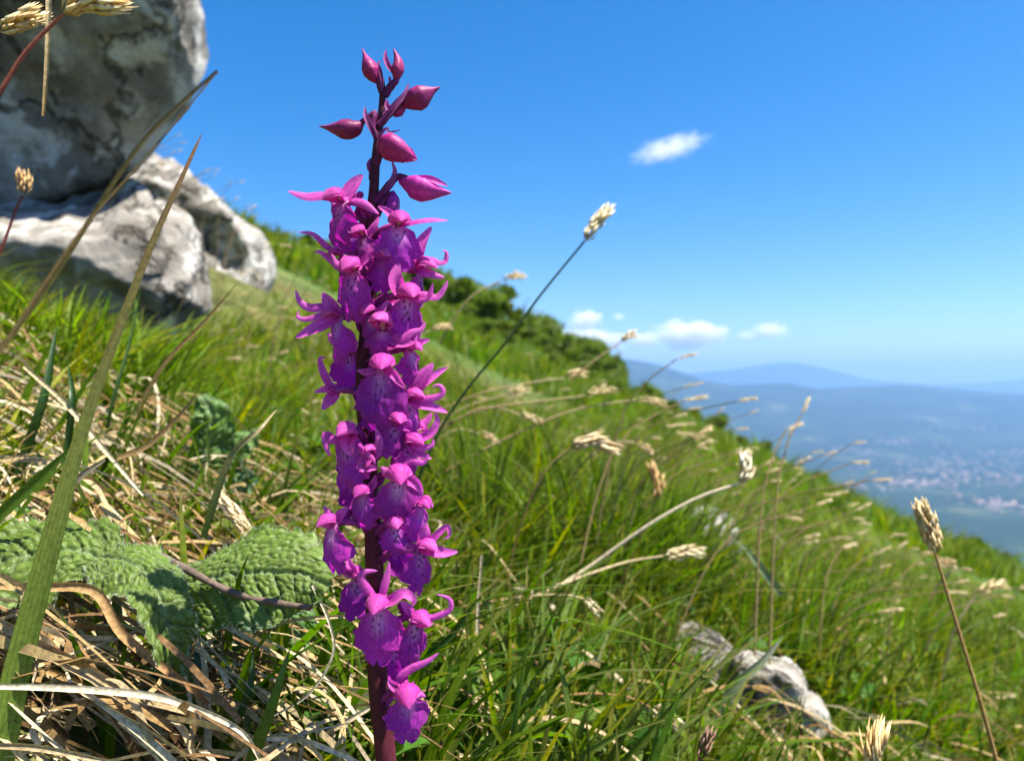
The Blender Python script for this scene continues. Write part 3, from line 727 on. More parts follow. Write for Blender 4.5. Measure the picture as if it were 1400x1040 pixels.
for (pts, w, c0, c1, lab, sh) in [
    ([(-10, 715, .2), (59, 651, .2), (101, 609, .2)], 15, GREEN, GREEN, 'short bright green blade crossing the broad leaf', 'blade'),
    ([(25, 660, .26), (36, 622, .26), (62, 543, .26), (78, 445, .27)], 13, DKG, DKG, 'upright dark green blade with rounded tip above the straw', 'blade'),
    ([(90, 640, .25), (95, 602, .25), (100, 543, .25), (93, 498, .26)], 9, DKG, DKG, 'short dark green blade beside the upright dark one', 'blade'),
    ([(145, 600, .32), (157, 543, .32), (180, 462, .33), (193, 387, .34)], 6, DKG, GREEN, 'thin dark blade rising in front of the rock ledge', 'blade'),
    ([(190, 560, .3), (225, 498, .3), (278, 442, .3), (328, 383, .3)], 6, TAN, BROWN, 'thin rust-brown blade slanting up past the rock ledge', 'blade'),
    ([(160, 627, .24), (203, 609, .24), (248, 566, .24), (271, 534, .24)], 9, TAN, (.07, .05, .03), 'dark brown withered blade curving up from the straw', 'blade'),
    ([(278, 735, .24), (314, 628, .24), (353, 589, .24), (378, 560, .25)], 9, (.05, .09, .015), STRAW, 'green blade with a dried straw tip behind the crinkled leaf', 'blade'),
    ([(60, 720, .22), (98, 664, .22), (144, 628, .22)], 13, (.17, .15, .11), (.22, .19, .14), 'flat grey-brown dead blade behind the broad green leaf', 'dead'),
    ([(33, 501, .26), (91, 553, .25), (147, 619, .24), (196, 677, .23)], 8, STRAW, PALE, 'pale straw blade slanting down over the left turf', 'dead'),
    ([(-20, 800, .185), (50, 803, .183), (128, 808, .18), (171, 870, .178), (260, 939, .178), (285, 962, .18)], 15, (.42, .27, .12), (.24, .12, .05), 'kinked brown dead blade bent over below the crinkled leaf', 'dead'),
    ([(-20, 838, .17), (50, 880, .17), (105, 908, .17), (178, 948, .172), (260, 968, .176), (327, 1002, .18), (410, 1045, .18)], 20, (.40, .30, .16), (.36, .26, .16), 'thick flattened tan stalk sweeping down to the orchid stem', 'dead'),
    ([(-20, 938, .162), (82, 940, .163), (208, 951, .166), (282, 974, .17), (334, 1003, .17), (362, 1050, .17)], 11, PALE, PALE, 'pale dry stalk arching over the dead leaf litter', 'dead'),
    ([(48, 870, .19), (156, 872, .19)], 9, STRAW, PALE, 'short straight straw lying level under the leaf', 'stalk'),
    ([(364, 1009, .175), (420, 1013, .175), (500, 1045, .172)], 9, PALE, PALE, 'bleached curved straw near the orchid stem foot', 'dead'),
    ([(438, 1007, .19), (475, 985, .19), (514, 962, .19)], 9, STRAW, PALE, 'pale straw blade leading up to the orchid stem', 'dead'),
    ([(230, 977, .175), (253, 1000, .175), (268, 1040, .175)], 11, STRAW, PALE, 'short split straw end between the arching stalks', 'dead'),
    ([(30, 905, .18), (104, 933, .18), (190, 988, .18)], 10, TAN, BROWN, 'orange-brown dead blade in the shaded leaf litter', 'dead'),
    ([(-20, 1018, .16), (56, 1022, .16), (160, 1043, .16)], 10, (.36, .27, .15), STRAW, 'lowest dry stalk lying in the leaf litter', 'dead'),
    ([(337, 1060, .175), (371, 970, .175), (385, 925, .176), (397, 885, .178)], 15, GREEN, GREEN, 'bright green upright blade left of the orchid stem', 'blade'),
    ([(318, 1000, .185), (335, 960, .185), (345, 925, .186), (346, 885, .188)], 9, DKG, DKG, 'dark green blade beside the bright green upright blade', 'blade'),
    ([(342, 1000, .2), (330, 950, .2), (303, 892, .2)], 7, GREY, GREY, 'grey-green blade leaning back under the crinkled leaf', 'blade'),
    ([(255, 965, .185), (240, 920, .18), (262, 868, .178)], 10, DKG, GREEN, 'dark green blade rising in front of the drooping leaf', 'blade'),
    ([(980, 985, .4), (1004, 938, .4), (1040, 905, .4), (1071, 868, .4)], 13, (.16, .22, .11), (.45, .45, .32), 'pale grey-green blade bent over the pale limestone', 'blade'),
    ([(1068, 812, .55), (1045, 782, .55), (1020, 750, .55), (1003, 738, .55)], 10, (.14, .2, .09), (.3, .36, .22), 'light green blurred blade above the grass tufts', 'blade'),
    ([(625, 1060, .24), (673, 1004, .24), (709, 965, .24), (737, 913, .24)], 8, DKG, DKG, 'dark slender blade slanting up right of the orchid', 'blade'),
    ([(580, 1044, .25), (640, 980, .25), (692, 913, .25)], 5, DKG, GREEN, 'thin dark blade parallel to the slender one', 'blade'),
    ([(560, 910, .26), (619, 866, .26), (651, 818, .26)], 9, DKG, DKG, 'dark green blade just right of the orchid lips', 'blade'),
    ([(661, 925, .3), (653, 854, .3), (659, 758, .3)], 6, PALE, STRAW, 'upright bleached straw in the green turf right of the orchid', 'stalk'),
    ([(925, 985, .33), (895, 926, .33), (874, 880, .33)], 7, (.13, .22, .02), (.16, .26, .03), 'bright yellow-green blade leaning left in the turf', 'blade'),
    ([(709, 945, .3), (711, 890, .3), (706, 848, .3)], 7, (.11, .18, .02), GREEN, 'upright yellow-green blade in the shaded turf', 'blade'),
    ([(500, 840, .2), (470, 842, .2), (400, 848, .2), (345, 870, .2)], 5, STRAW, TAN, 'thin straw arching behind the orchid stem', 'stalk'),
    ([(428, 800, .19), (450, 850, .19), (455, 895, .19), (420, 950, .19), (360, 985, .19)], 4, PALE, PALE, 'fine curled straw looping beside the crinkled leaf', 'stalk'),
]:
    st = sh != 'blade'
    if sh == 'dead': w *= .72
    blade('straw_stalk' if st else 'grass_stalk', pts, w, c0, c1, lab, 'straw' if st else 'grass blade', 'straw' if st else 'blade', shape=sh, ref=(random.uniform(-.3, .3), -1, random.uniform(.1, .6)))

# ------------------------------------------------------------------ twig
tp = spline([P(196, 748, .205), P(250, 775, .2), P(300, 802, .195), P(345, 818, .192), P(426, 831, .188)], 40)
v, f = tube_geo(tp, (np.linspace(6.0, 4.6, 40) + .5 * np.sin(np.linspace(0, 25, 40))) * .5 * .19 / FPX * 1.9, 10)
c = np.outer(np.ones(len(v)), (1, 1, 1))
tw = mesh_np('twig', v, f, M['twig'])
tag(tw, 'dark brown bare twig lying across the crinkled leaf', 'twig')

# ------------------------------------------------------------------ seed-head grasses
def head_geo(path, rad, n_sp, length, seed, awn=0.0, col0=(.62, .50, .27), col1=(.80, .72, .50)):
    """a spike of overlapping spikelets around an axis"""
    r = np.random.default_rng(seed)
    t, s, n = frames(path, (.2, -1, .3))
    V, F, C_, o = [], [], [], 0
    n_sp = int(n_sp * 1.9)
    for k in range(n_sp):
        u = (k + .5) / n_sp; i = min(int(u * len(path)), len(path) - 1)
        a = k * 2.4 + r.uniform(-.3, .3)
        out = s[i] * math.cos(a) + n[i] * math.sin(a)
        env_ = (math.sin(math.pi * min(1, u * .8 + .16)) ** .7)
        ln = length * r.uniform(.8, 1.25) * (.6 + .5 * env_)
        d = unit(t[i] * r.uniform(.9, 1.2) + out * r.uniform(.15, .45))
        p0 = path[i] + out * rad * .25 * env_
        sd_ = unit(np.cross(d, out)); wd = ln * .13
        m_ = p0 + d * ln * .45 + out * rad * .35
        tip = p0 + d * ln + out * rad * .1 + t[i] * awn * ln
        V += [p0, m_ - sd_ * wd, m_ + out * wd * .8, m_ + sd_ * wd, tip, m_ - out * wd * .2]
        F += [(o, o + 1, o + 2), (o, o + 2, o + 3), (o + 1, o + 4, o + 2), (o + 2, o + 4, o + 3), (o, o + 3, o + 5), (o, o + 5, o + 1), (o + 5, o + 3, o + 4), (o + 5, o + 4, o + 1)]
        q = r.random(); b = np.array(col0) * (1 - q) + np.array(col1) * q
        C_ += [b * .75, b, b, b, np.minimum(b * 1.25, .9), b]; o += 6
    return np.array(V), np.array(F), np.array(C_)

def seed_grass(stem_pts, head_pts, sw, hr, nsp, sl, c0, c1, lab, seed, group=None, h0=(.62, .50, .27), h1=(.80, .72, .50), awn=.1, ns=24):
    """stem_pts / head_pts: pixel points with a distance; the head continues the stem"""
    sp = [np.array(p) if len(p) == 4 else P(*p) for p in stem_pts]; sp = [p[:3] for p in sp]
    path = spline(sp, ns); dm = np.mean(np.linalg.norm(path, axis=1))
    v, f = tube_geo(path, np.linspace(sw, sw * .7, ns) * .5 * dm / FPX, 6)
    tt = np.repeat(np.linspace(0, 1, ns), 6)[:, None]
    root = mesh_np('seed_stalk', v, f, M['straw'], colors=np.array(c0) * (1 - tt) + np.array(c1) * tt)
    hp = spline([P(*p) for p in head_pts], 14); dh = np.mean(np.linalg.norm(hp, axis=1))
    v, f, c = head_geo(hp, hr * dh / FPX, nsp, sl * dh / FPX, seed, awn, h0, h1)
    mesh_np('seed_head', v, f, M['head'], root, colors=c)
    tag(root, lab, 'seed stalk', group)
    return root
CR0, CR1 = (.58, .44, .22), (.76, .64, .40)
seed_grass([(570, 660, .36), (600, 590, .36), (640, 530, .36), (690, 470, .36), (740, 402, .36), (799, 330, .36)], [(799, 330, .36), (810, 312, .36), (829, 288, .36)], 4.2, 7, 30, 17, (.03, .06, .02), (.05, .09, .03), 'tall thin green stalk with a cream seed head against the blue sky', 1)
seed_grass([(684, 870, .42), (700, 760, .42), (722, 690, .42), (748, 640, .42), (780, 612, .42)], [(780, 612, .42), (805, 604, .42), (834, 612, .42)], 3.4, 8, 34, 22, (.08, .08, .02), TAN, 'nodding golden seed head pointing right above the grey-green tuft', 2, h0=(.60, .42, .20))
seed_grass([(835, 830, .5), (860, 770, .5), (885, 715, .5), (896, 682, .5)], [(896, 684, .5), (899, 665, .5), (893, 643, .5)], 3, 6, 18, 17, (.10, .06, .02), TAN, 'small brown upright seed head on a thin stalk before the grassy slope', 3, h0=(.48, .30, .12), h1=(.62, .45, .22))
seed_grass([(585, 905, .36), (640, 872, .37), (700, 833, .38), (790, 785, .4), (880, 722, .4), (950, 682, .4), (1010, 661, .4)], [(1010, 661, .4), (1018, 648, .4), (1019, 627, .4)], 6, 8, 26, 15, STRAW, PALE, 'pale bent straw stalk with an upright white seed head against the valley', 4, h0=CR0, h1=(.9, .86, .74))
seed_grass([(1370, 1070, .28), (1345, 975, .28), (1312, 866, .28), (1279, 757, .28)], [(1279, 757, .28), (1272, 728, .28), (1261, 697, .28)], 5, 11, 44, 18, (.40, .24, .09), (.45, .28, .12), 'orange straw stalk with a thick cream seed head before the valley', 5, h0=CR0, h1=CR1)
seed_grass([(560, 930, .34), (620, 886, .35), (690, 840, .37), (760, 802, .38), (850, 770, .4), (907, 760, .4)], [(907, 760, .4), (928, 756, .4), (952, 754, .4)], 5, 7, 24, 16, STRAW, STRAW, 'straw stalk with a slim tan seed head lying over the green turf', 6, h0=(.6, .48, .26))
seed_grass([(590, 838, .34), (650, 826, .34), (720, 815, .34), (770, 813, .34), (798, 818, .34)], [(798, 818, .34), (806, 824, .34), (815, 834, .34)], 3.4, 6, 14, 13, TAN, STRAW, 'arched thin stalk with a small pale hanging seed head', 7)
seed_grass([(560, 950, .26), (600, 940, .26), (630, 943, .26), (645, 952, .26)], [(645, 952, .26), (662, 962, .26), (680, 980, .26)], 4, 8, 24, 16, TAN, TAN, 'tan seed head drooping just right of the lowest flower', 8, h0=(.6, .42, .2))
seed_grass([(700, 975, .3), (740, 958, .3), (800, 948, .3), (855, 952, .3), (888, 966, .3)], [(888, 966, .3), (903, 975, .3), (922, 990, .3)], 4, 9, 20, 20, TAN, BROWN, 'rust-brown arched stalk with a ragged golden seed head over the turf', 9, h0=(.6, .42, .18), awn=.3)
seed_grass([(1205, 1110, .22), (1200, 1075, .22), (1195, 1050, .22)], [(1196, 1052, .22), (1195, 1034, .22), (1200, 1012, .22)], 6, 9, 20, 22, TAN, TAN, 'large spiky straw seed head poking up from the lower turf', 10, awn=.45, h0=(.55, .38, .16), h1=(.78, .62, .36))
seed_grass([(935, 1100, .22), (945, 1060, .22), (958, 1035, .22)], [(956, 1038, .22), (963, 1022, .22), (968, 1008, .22)], 6, 7, 12, 16, BROWN, BROWN, 'dark brown broken spiky stalk end poking up from the turf', 11, h0=(.2, .10, .07), h1=(.3, .2, .14), awn=.2)
seed_grass([(372, 800, .26), (360, 765, .26), (342, 732, .26)], [(342, 732, .26), (322, 705, .26), (302, 679, .26)], 4, 9, 60, 14, TAN, STRAW, 'fluffy cream seed head leaning left behind the right crinkled leaf', 12, h0=(.66, .52, .30), h1=(.85, .75, .52))
seed_grass([(-40, 180, .14), (0, 126, .14), (35, 72, .14), (85, 20, .14)], [(85, 20, .14), (110, 6, .14), (152, 2, .14)], 6, 10, 30, 26, (.28, .07, .05), (.36, .12, .08), 'red-stemmed grass with a golden bristly seed head before the boulder top', 13, h0=(.62, .40, .14), awn=.3)
seed_grass([(-60, 70, .15), (-30, 52, .15), (0, 42, .15)], [(-2, 43, .15), (20, 34, .15), (44, 24, .15)], 5, 8, 24, 20, TAN, TAN, 'golden bristly seed head without visible stem before the boulder', 14, h0=(.62, .40, .14), awn=.2)
seed_grass([(-15, 380, .3), (8, 325, .3), (22, 285, .3), (31, 268, .3)], [(31, 268, .3), (33, 256, .3), (33, 243, .3)], 4, 9, 18, 12, (.25, .05, .05), (.22, .06, .05), 'small round brown seed head on a red stem before the boulder', 15, h0=(.5, .3, .12), h1=(.65, .45, .22))
for k, (hx, hy, ex, ey, d, pts) in enumerate([
    (800, 540, 835, 533, .6, [(560, 600), (660, 560), (740, 548), (800, 541)]), (870, 546, 906, 552, .6, [(580, 660), (680, 605), (780, 562), (870, 546)]),
    (772, 516, 795, 511, .7, [(560, 580), (650, 540), (720, 524), (772, 517)]), (848, 468, 864, 458, .6, [(780, 520), (810, 495), (848, 468)]),
    (710, 567, 736, 577, .6, [(600, 590), (650, 560), (685, 558), (710, 567)]), (685, 382, 712, 378, .6, [(600, 470), (640, 410), (685, 383)]),
    (868, 605, 890, 618, .65, [(760, 690), (800, 630), (840, 605), (868, 605)]), (690, 540, 718, 533, .7, [(540, 640), (620, 565), (690, 540)]),
    (588, 452, 612, 447, .6, [(480, 560), (540, 480), (588, 452)]), (655, 592, 676, 603, .65, [(580, 620), (620, 588), (655, 592)]),
    (1335, 812, 1365, 798, .7, [(1285, 930), (1305, 860), (1335, 812)]), (1310, 775, 1288, 770, .8, [(1270, 820), (1290, 790), (1310, 776)])]):
    seed_grass([(x, y, d) for x, y in pts], [(hx, hy, d), ((hx + ex) / 2, (hy + ey) / 2 - 2, d), (ex, ey, d)], 3.0, 4.0, 12, 12, TAN, STRAW,
               'arching tan stalk with a soft pale seed head on the grassy slope', 30 + k, 'arching seed stalks on the slope', h0=CR0, h1=CR1, ns=14)
# the many thin ones farther off
hv = [head_geo(spline([(0, 0, 0), (.004 * k, 0, .5), (.03 * k, 0, 1)], 8), .16, 14, .42, 60 + k, .1, CR0, (.76, .66, .44)) for k in range(4)]
head_me = []
rs = random.Random(3)
zones = [(70, (900, 1230, 560, 720), (.5, 1.3)), (75, (1050, 1400, 700, 960), (.6, 1.9)), (45, (590, 900, 430, 640), (.8, 2.2)), (22, (200, 350, 170, 330), (1.0, 2.2)), (28, (290, 460, 330, 520), (.8, 2.0))]
for zi, (cnt, (xa, xb, ya, yb), dr) in enumerate(zones):
    for q in range(cnt):
        px = rs.uniform(xa, xb); u = rs.random()
        skyl = np.interp(px, crest_px[:, 0], crest_px[:, 1])
        py = ya + (yb - ya) * u
        if zi == 0: py = skyl + rs.gauss(-24, 40)
        if zi == 1: py = max(py, skyl - 10)
        if zi == 2: py = max(py, skyl + rs.uniform(-12, 80))
        if zi == 3: py = np.interp(px, [200, 350], [190, 300]) + rs.gauss(0, 22)
        d = rs.uniform(*dr)
        h = P(px, py, d)
        ln = rs.uniform(.05, .14)
        gx_ = h[0] - ln * rs.uniform(.5, 1.6); gy_ = d + rs.uniform(-.05, .05)
        gz_ = float(G(gx_, gy_))
        if gz_ > h[2] - .03: 
            gx_ = h[0] - .03; gz_ = min(float(G(gx_, gy_)), h[2] - .03)
        b = np.array([gx_, gy_, gz_])
        mid = b * .45 + h * .55 + np.array([-.15 * (h[0] - gx_), 0, .22 * (h[2] - gz_)])
        path = spline([b, mid, h], 9)
        v, f = tube_geo(path, np.linspace(.0010, .0006, 9), 3)
        st = (.30, .22, .10) if rs.random() < .6 else (.14, .17, .06)
        root = mesh_np('seed_stalk', v - b, f, M['straw'], colors=np.outer(np.ones(len(v)), st))
        root.location = b
        k = rs.randrange(4)
        if len(head_me) <= k or True:
            pass
        vv, ff, cc = hv[k]
        key = 'seed_head_mesh_%d' % k
        if key not in tree_cache:
            hd = mesh_np('seed_head', vv, ff, M['head'], root, colors=cc); tree_cache[key] = hd
        else:
            hd = tree_cache[key].copy(); col.objects.link(hd); hd.parent = root
        hd.location = h - b
        tdir = Vector(unit(path[-1] - path[-2]) + np.array([rs.uniform(0, .5), 0, rs.uniform(-.5, .2)]))
        hd.rotation_euler = tdir.to_track_quat('Z', 'Y').to_euler()
        s = rs.uniform(.008, .014); hd.scale = (s * .62, s * .62, s * 1.15)
        tag(root, ['fine dry grass stalk with a tiny pale seed head against the blue valley', 'fine dry stalk with a tiny pale seed head over the lower green slope', 'fine dry stalk with a tiny seed head on the slope behind the orchid',
                   'fine dry stalk with a tiny seed head above the rock spine', 'fine dry stalk with a tiny seed head below the rock spine'][zi], 'seed stalk',
            ['fine stalks against the valley', 'fine stalks on the lower slope', 'fine stalks behind the orchid', 'fine stalks above the rock spine', 'fine stalks below the rock spine'][zi])

# ------------------------------------------------------------------ crinkled-leaf plant
def crinkled_leaf(path_pts, refs, hw, parent, seed, base=(.115, .19, .022), na=130, nb=84, bulge=1.0, hairs=500, name='leaf', asym=0.0):
    """a soft leaf with blistered surface between the veins, scalloped edge and fine white hairs"""
    path = spline([P(*p) for p in path_pts], na)
    ref = spline(refs, na); ref = unit(ref)
    t, s, n = frames(path, ref)
    a = np.linspace(0, 1, na)[:, None]; b = np.linspace(-1, 1, nb)[None, :]
    d = np.mean(np.linalg.norm(path, axis=1)); px = d / FPX
    W = np.interp(np.linspace(0, 1, na), np.linspace(0, 1, len(hw)), hw)[:, None] * px
    W = W * (1 + asym * b)
    r = np.random.default_rng(seed)
    # scallops along the edge
    sc = 1 + .12 * np.abs(np.sin(a * 40 + seed)) * np.abs(b) ** 4
    off = W * b * sc
    L = np.linalg.norm(np.diff(path, axis=0), axis=1).sum()
    U = a * L / px; Vv = off / px                     # in pixels
    # side veins leave the midrib at an angle; blisters sit between them
    vein = (U - np.abs(Vv) * .75) / 17.0
    vv = np.abs((vein % 1) - .5) * 2                   # 0 at mid cell, 1 at vein
    cross = (np.abs(Vv) + 3.5 * np.sin(np.floor(vein) * 2.3)) / 11.0
    cc_ = np.abs((cross % 1) - .5) * 2
    bl = (1 - vv ** 3) * (1 - cc_ ** 3)
    wz = 1 + .35 * fbm(U / 40 + seed, Vv / 40, 2, seed); gu, gv = (U - np.abs(Vv) * .6) / 12.0 * wz + .5 * fbm(U / 14, Vv / 14, 2, seed + 5) * 2, Vv / 9.5 * wz + fbm(U / 14, Vv / 14, 2, seed + 7) * 1.2
    f1 = np.full(gu.shape, 9.); f2 = np.full(gu.shape, 9.)
    for di in (-1, 0, 1):
        for dj in (-1, 0, 1):
            ci, cj = np.floor(gu) + di, np.floor(gv) + dj
            ju = ci + .5 + .38 * np.sin(ci * 12.9 + cj * 78.2 + seed); jv = cj + .5 + .38 * np.sin(ci * 39.3 + cj * 11.1 + seed * 2)
            dd = np.hypot(gu - ju, gv - jv); f2 = np.where(dd < f1, f1, np.minimum(f2, dd)); f1 = np.minimum(f1, dd)
    big = ((U - np.abs(Vv) * .75) / 27.0) % 1; vgro = np.exp(-((big - .5) / .09) ** 2)
    bl = .15 * bl + .85 * np.clip((f2 - f1) * 1.9, 0, 1) ** .6 - .9 * vgro
    fine = np.abs(fbm(U / 5.0, Vv / 5.0, 3, seed))
    z = bulge * px * (4.0 * bl - 1.6 * fine) - bulge * px * 3.5 * np.exp(-(Vv / 3.5) ** 2)
    wave = px * (9 * np.sin(a * 9 + seed) * b ** 2 + 3 * np.sin(a * 23 + b * 3)) * np.abs(b)
    cup = .22 * W * b ** 2
    co = path[:, None, :] + s[:, None, :] * off[..., None] + n[:, None, :] * (z + wave - cup)[..., None]
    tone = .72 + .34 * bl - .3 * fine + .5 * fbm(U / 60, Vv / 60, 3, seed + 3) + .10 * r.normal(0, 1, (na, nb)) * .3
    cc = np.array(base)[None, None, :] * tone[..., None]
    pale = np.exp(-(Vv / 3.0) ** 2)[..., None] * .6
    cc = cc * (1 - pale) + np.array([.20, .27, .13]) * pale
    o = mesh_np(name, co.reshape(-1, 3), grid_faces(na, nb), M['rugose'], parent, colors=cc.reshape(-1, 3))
    # fine hairs, thickest along edge and midrib
    hairs = int(hairs * 1.6)
    i = r.integers(0, na, hairs); j = np.where(r.random(hairs) < .55, np.where(r.random(hairs) < .5, 0, nb - 1), r.integers(0, nb, hairs))
    p0 = co[i, j]; dr = unit(n[i] * r.uniform(.4, 1, (hairs, 1)) + s[i] * (np.sign(b[0, j]) * r.uniform(0, 1.0, hairs))[:, None] + r.normal(0, .35, (hairs, 3)))
    ln = r.uniform(2, 5.5, (hairs, 1)) * px; sd_ = unit(np.cross(dr, r.normal(0, 1, (hairs, 3)))) * px * .2
    hvv = np.stack([p0 - sd_, p0 + sd_, p0 + dr * ln], 1).reshape(-1, 3)
    ho = mesh_np('leaf_hair', hvv, np.arange(hairs * 3).reshape(-1, 3), M['hair'], o, colors=np.outer(np.ones(hairs * 3), (.55, .60, .45)))
    tag(ho, kind='stuff')
    return o
gp = P(190, 1000, .22)
plant = empty('crinkled_plant', (gp[0], gp[1], float(G(gp[0], gp[1]))))
tag(plant, 'low plant with blistered hairy green leaves beside the orchid', 'plant')
UPC = (0, -.45, 1)
crinkled_leaf([(155, 775, .2), (110, 752, .2), (50, 757, .198), (-20, 772, .195), (-60, 790, .19)], [(0.1, -.75, 1), (0, -.8, 1), (0, -.9, 1)], [16, 52, 62, 55, 30], plant, 1, hairs=900)
crinkled_leaf([(140, 762, .2), (172, 766, .192), (205, 790, .186), (226, 835, .182), (240, 885, .182), (262, 935, .186)], [(.1, -.7, 1), (.6, -.8, .9), (1, -.55, .35), (1, -.45, .2)], [22, 40, 36, 28, 26, 7], plant, 2, hairs=1300)
crinkled_leaf([(240, 800, .205), (290, 790, .2), (350, 782, .197), (410, 785, .194), (450, 800, .19)], [(0, -.95, .9), (0, -1.05, .9), (0, -1.05, .9)], [30, 54, 62, 58, 16], plant, 3, hairs=1500, base=(.125, .205, .026))
crinkled_leaf([(215, 830, .225), (270, 835, .222), (330, 845, .22), (375, 850, .22)], [(0, -1, .5), (0, -1, .4), (0, -1, .3)], [20, 40, 42, 14], plant, 4, hairs=400, base=(.05, .115, .04))
crinkled_leaf([(360, 830, .235), (395, 850, .232), (425, 880, .23)], [(0, -1, .7), (0, -1, .6), (0, -1, .5)], [20, 36, 12], plant, 5, hairs=300, base=(.08, .17, .04))
crinkled_leaf([(205, 900, .2), (240, 925, .195), (265, 965, .19)], [(.5, -1, .3), (.6, -1, .2), (.6, -1, .1)], [22, 34, 10], plant, 6, hairs=300, base=(.05, .11, .06))
crinkled_leaf([(40, 740, .24), (0, 725, .24), (-40, 720, .24)], [(0, -1, .8), (0, -1, .8), (0, -1, .8)], [18, 38, 20], plant, 7, hairs=200, base=(.08, .18, .03))
for pts in ([(190, 990, .215), (170, 930, .21), (165, 860, .205), (158, 785, .2)], [(195, 995, .215), (205, 930, .212), (225, 850, .21), (248, 805, .205)], [(185, 1000, .218), (130, 930, .215), (150, 860, .208), (165, 780, .2)]):
    pp = spline([P(*q) for q in pts], 20); v, f = tube_geo(pp, np.linspace(5.5, 3.8, 20) * .2 / FPX, 10)
    mesh_np('petiole', v, f, M['rugose'], plant, colors=np.outer(np.ones(len(v)), (.12, .18, .05)))
reroot(plant)
gp = P(300, 660, .36)
plant2 = empty('crinkled_plant', (gp[0], gp[1], float(G(gp[0], gp[1]))))
tag(plant2, 'smaller blurred crinkled plant in the grass behind the first one', 'plant')
crinkled_leaf([(265, 650, .36), (285, 610, .36), (290, 570, .36), (275, 540, .36)], [(.2, -1, .4), (.2, -1, .6), (0, -1, 1)], [10, 26, 26, 8], plant2, 8, hairs=100, na=50, nb=30, base=(.11, .21, .04))
crinkled_leaf([(300, 660, .36), (320, 625, .36), (335, 600, .36), (352, 590, .36)], [(-.2, -1, .4), (-.2, -1, .6), (0, -1, 1)], [8, 22, 20, 6], plant2, 9, hairs=100, na=50, nb=30, base=(.11, .21, .04))
crinkled_leaf([(310, 700, .34), (325, 670, .34), (340, 640, .34)], [(0, -1, .4), (0, -1, .6), (0, -1, .8)], [10, 20, 8], plant2, 10, hairs=100, na=40, nb=26, base=(.07, .15, .06))
reroot(plant2)

# ------------------------------------------------------------------ the orchid
OD = .171
PX = OD / FPX
MAG = np.array([.57, .030, .39]); PNK = np.array([.76, .15, .58]); VIO = np.array([.37, .026, .42]); DRK = np.array([.050, .005, .020]); BUDC = np.array([.27, .006, .115])
stem_px = [(531, 1160), (529, 1060), (524, 1000), (518, 950), (513, 850), (511, 742), (507, 680), (504, 630), (499, 560), (497, 510), (502, 447), (507, 380), (506, 322), (511, 262), (514, 215), (518, 180), (522, 150), (523, 122), (521, 108)]
sp_ = spline([P(x, y, OD) for x, y in stem_px], 90)
stem_y = np.linspace(0, 1, 90)
def stem_at(py):
    yy = np.array([520 - q[2] / q[1] * FPX for q in sp_])[::-1]; xx = np.array([700 + q[0] / q[1] * FPX for q in sp_])[::-1]
    return float(np.interp(py, yy, xx))
gz = float(G(sp_[0][0], OD))
orchid = empty('orchid', (sp_[0][0], OD, gz)); tag(orchid, 'tall magenta orchid spike with dense flowers and buds at its tip', 'orchid')
path = np.vstack([[sp_[0][0] + .001, OD, gz - .01], sp_]) if gz < sp_[0][2] else sp_
rad = np.interp(np.linspace(0, 1, len(path)), [0, .12, .3, .6, .8, .92, 1], [14.5, 14, 13, 11, 8, 5.5, 4]) * PX
v, f = tube_geo(path, rad, 14, ridge=.08, nr=6)
tt = np.linspace(0, 1, len(path)).repeat(14)[:, None]
mesh_np('stem', v, f, M['stem'], orchid, colors=DRK * (1.25 - .2 * tt) + np.array([.03, .008, .0]) * (1 - tt))

def Q(px, py, dz=0.0):
    """orchid point: pixel of the photograph at the spike's distance, dz pixels nearer to the camera"""
    return P(px, py, OD - dz * PX)
def sheet(name, pts, w, parent, c0, c1, ref=(0, -1, .2), cup=.35, n_=22, nb=7, prof=None, ripple=.0, seed=0, mat='petal'):
    path = spline([Q(*p) for p in pts], n_); t = np.linspace(0, 1, n_)
    pr = (np.sin(np.pi * np.clip(t * .86 + .10, 0, 1)) ** .75) * (1 - .35 * t) if prof is None else np.interp(t, np.linspace(0, 1, len(prof)), prof)
    pr = np.where(t > .97, pr * .35, pr)
    v, f = strip_geo(path, pr * w * .5 * PX, cup, ref, nb, ripple, seed)
    tt = np.repeat(t, nb)[:, None]; bb = np.tile(np.linspace(-1, 1, nb), n_)[:, None]
    c = c0 * (1 - tt) + c1 * tt
    c = c * (.86 + .22 * np.abs(np.sin(bb * 5.5))) * (1 - .10 * np.exp(-(bb / .12) ** 2))
    return mesh_np(name, v, f, M[mat], parent, colors=c)

def basis(yaw, pitch, roll):
    """columns: right, forward (out of the spike), up; yaw 0 looks at the camera, + to the right of the picture"""
    fw = np.array([math.sin(R(yaw)), -math.cos(R(yaw)), 0]); up = np.array([0, 0, 1.]); rt = np.cross(fw, up)
    cp, sp2 = math.cos(R(pitch)), math.sin(R(pitch))
    f2 = fw * cp + up * sp2; u2 = up * cp - fw * sp2
    cr, sr = math.cos(R(roll)), math.sin(R(roll))
    r2 = rt * cr + u2 * sr; u3 = u2 * cr - rt * sr
    return r2, f2, u3

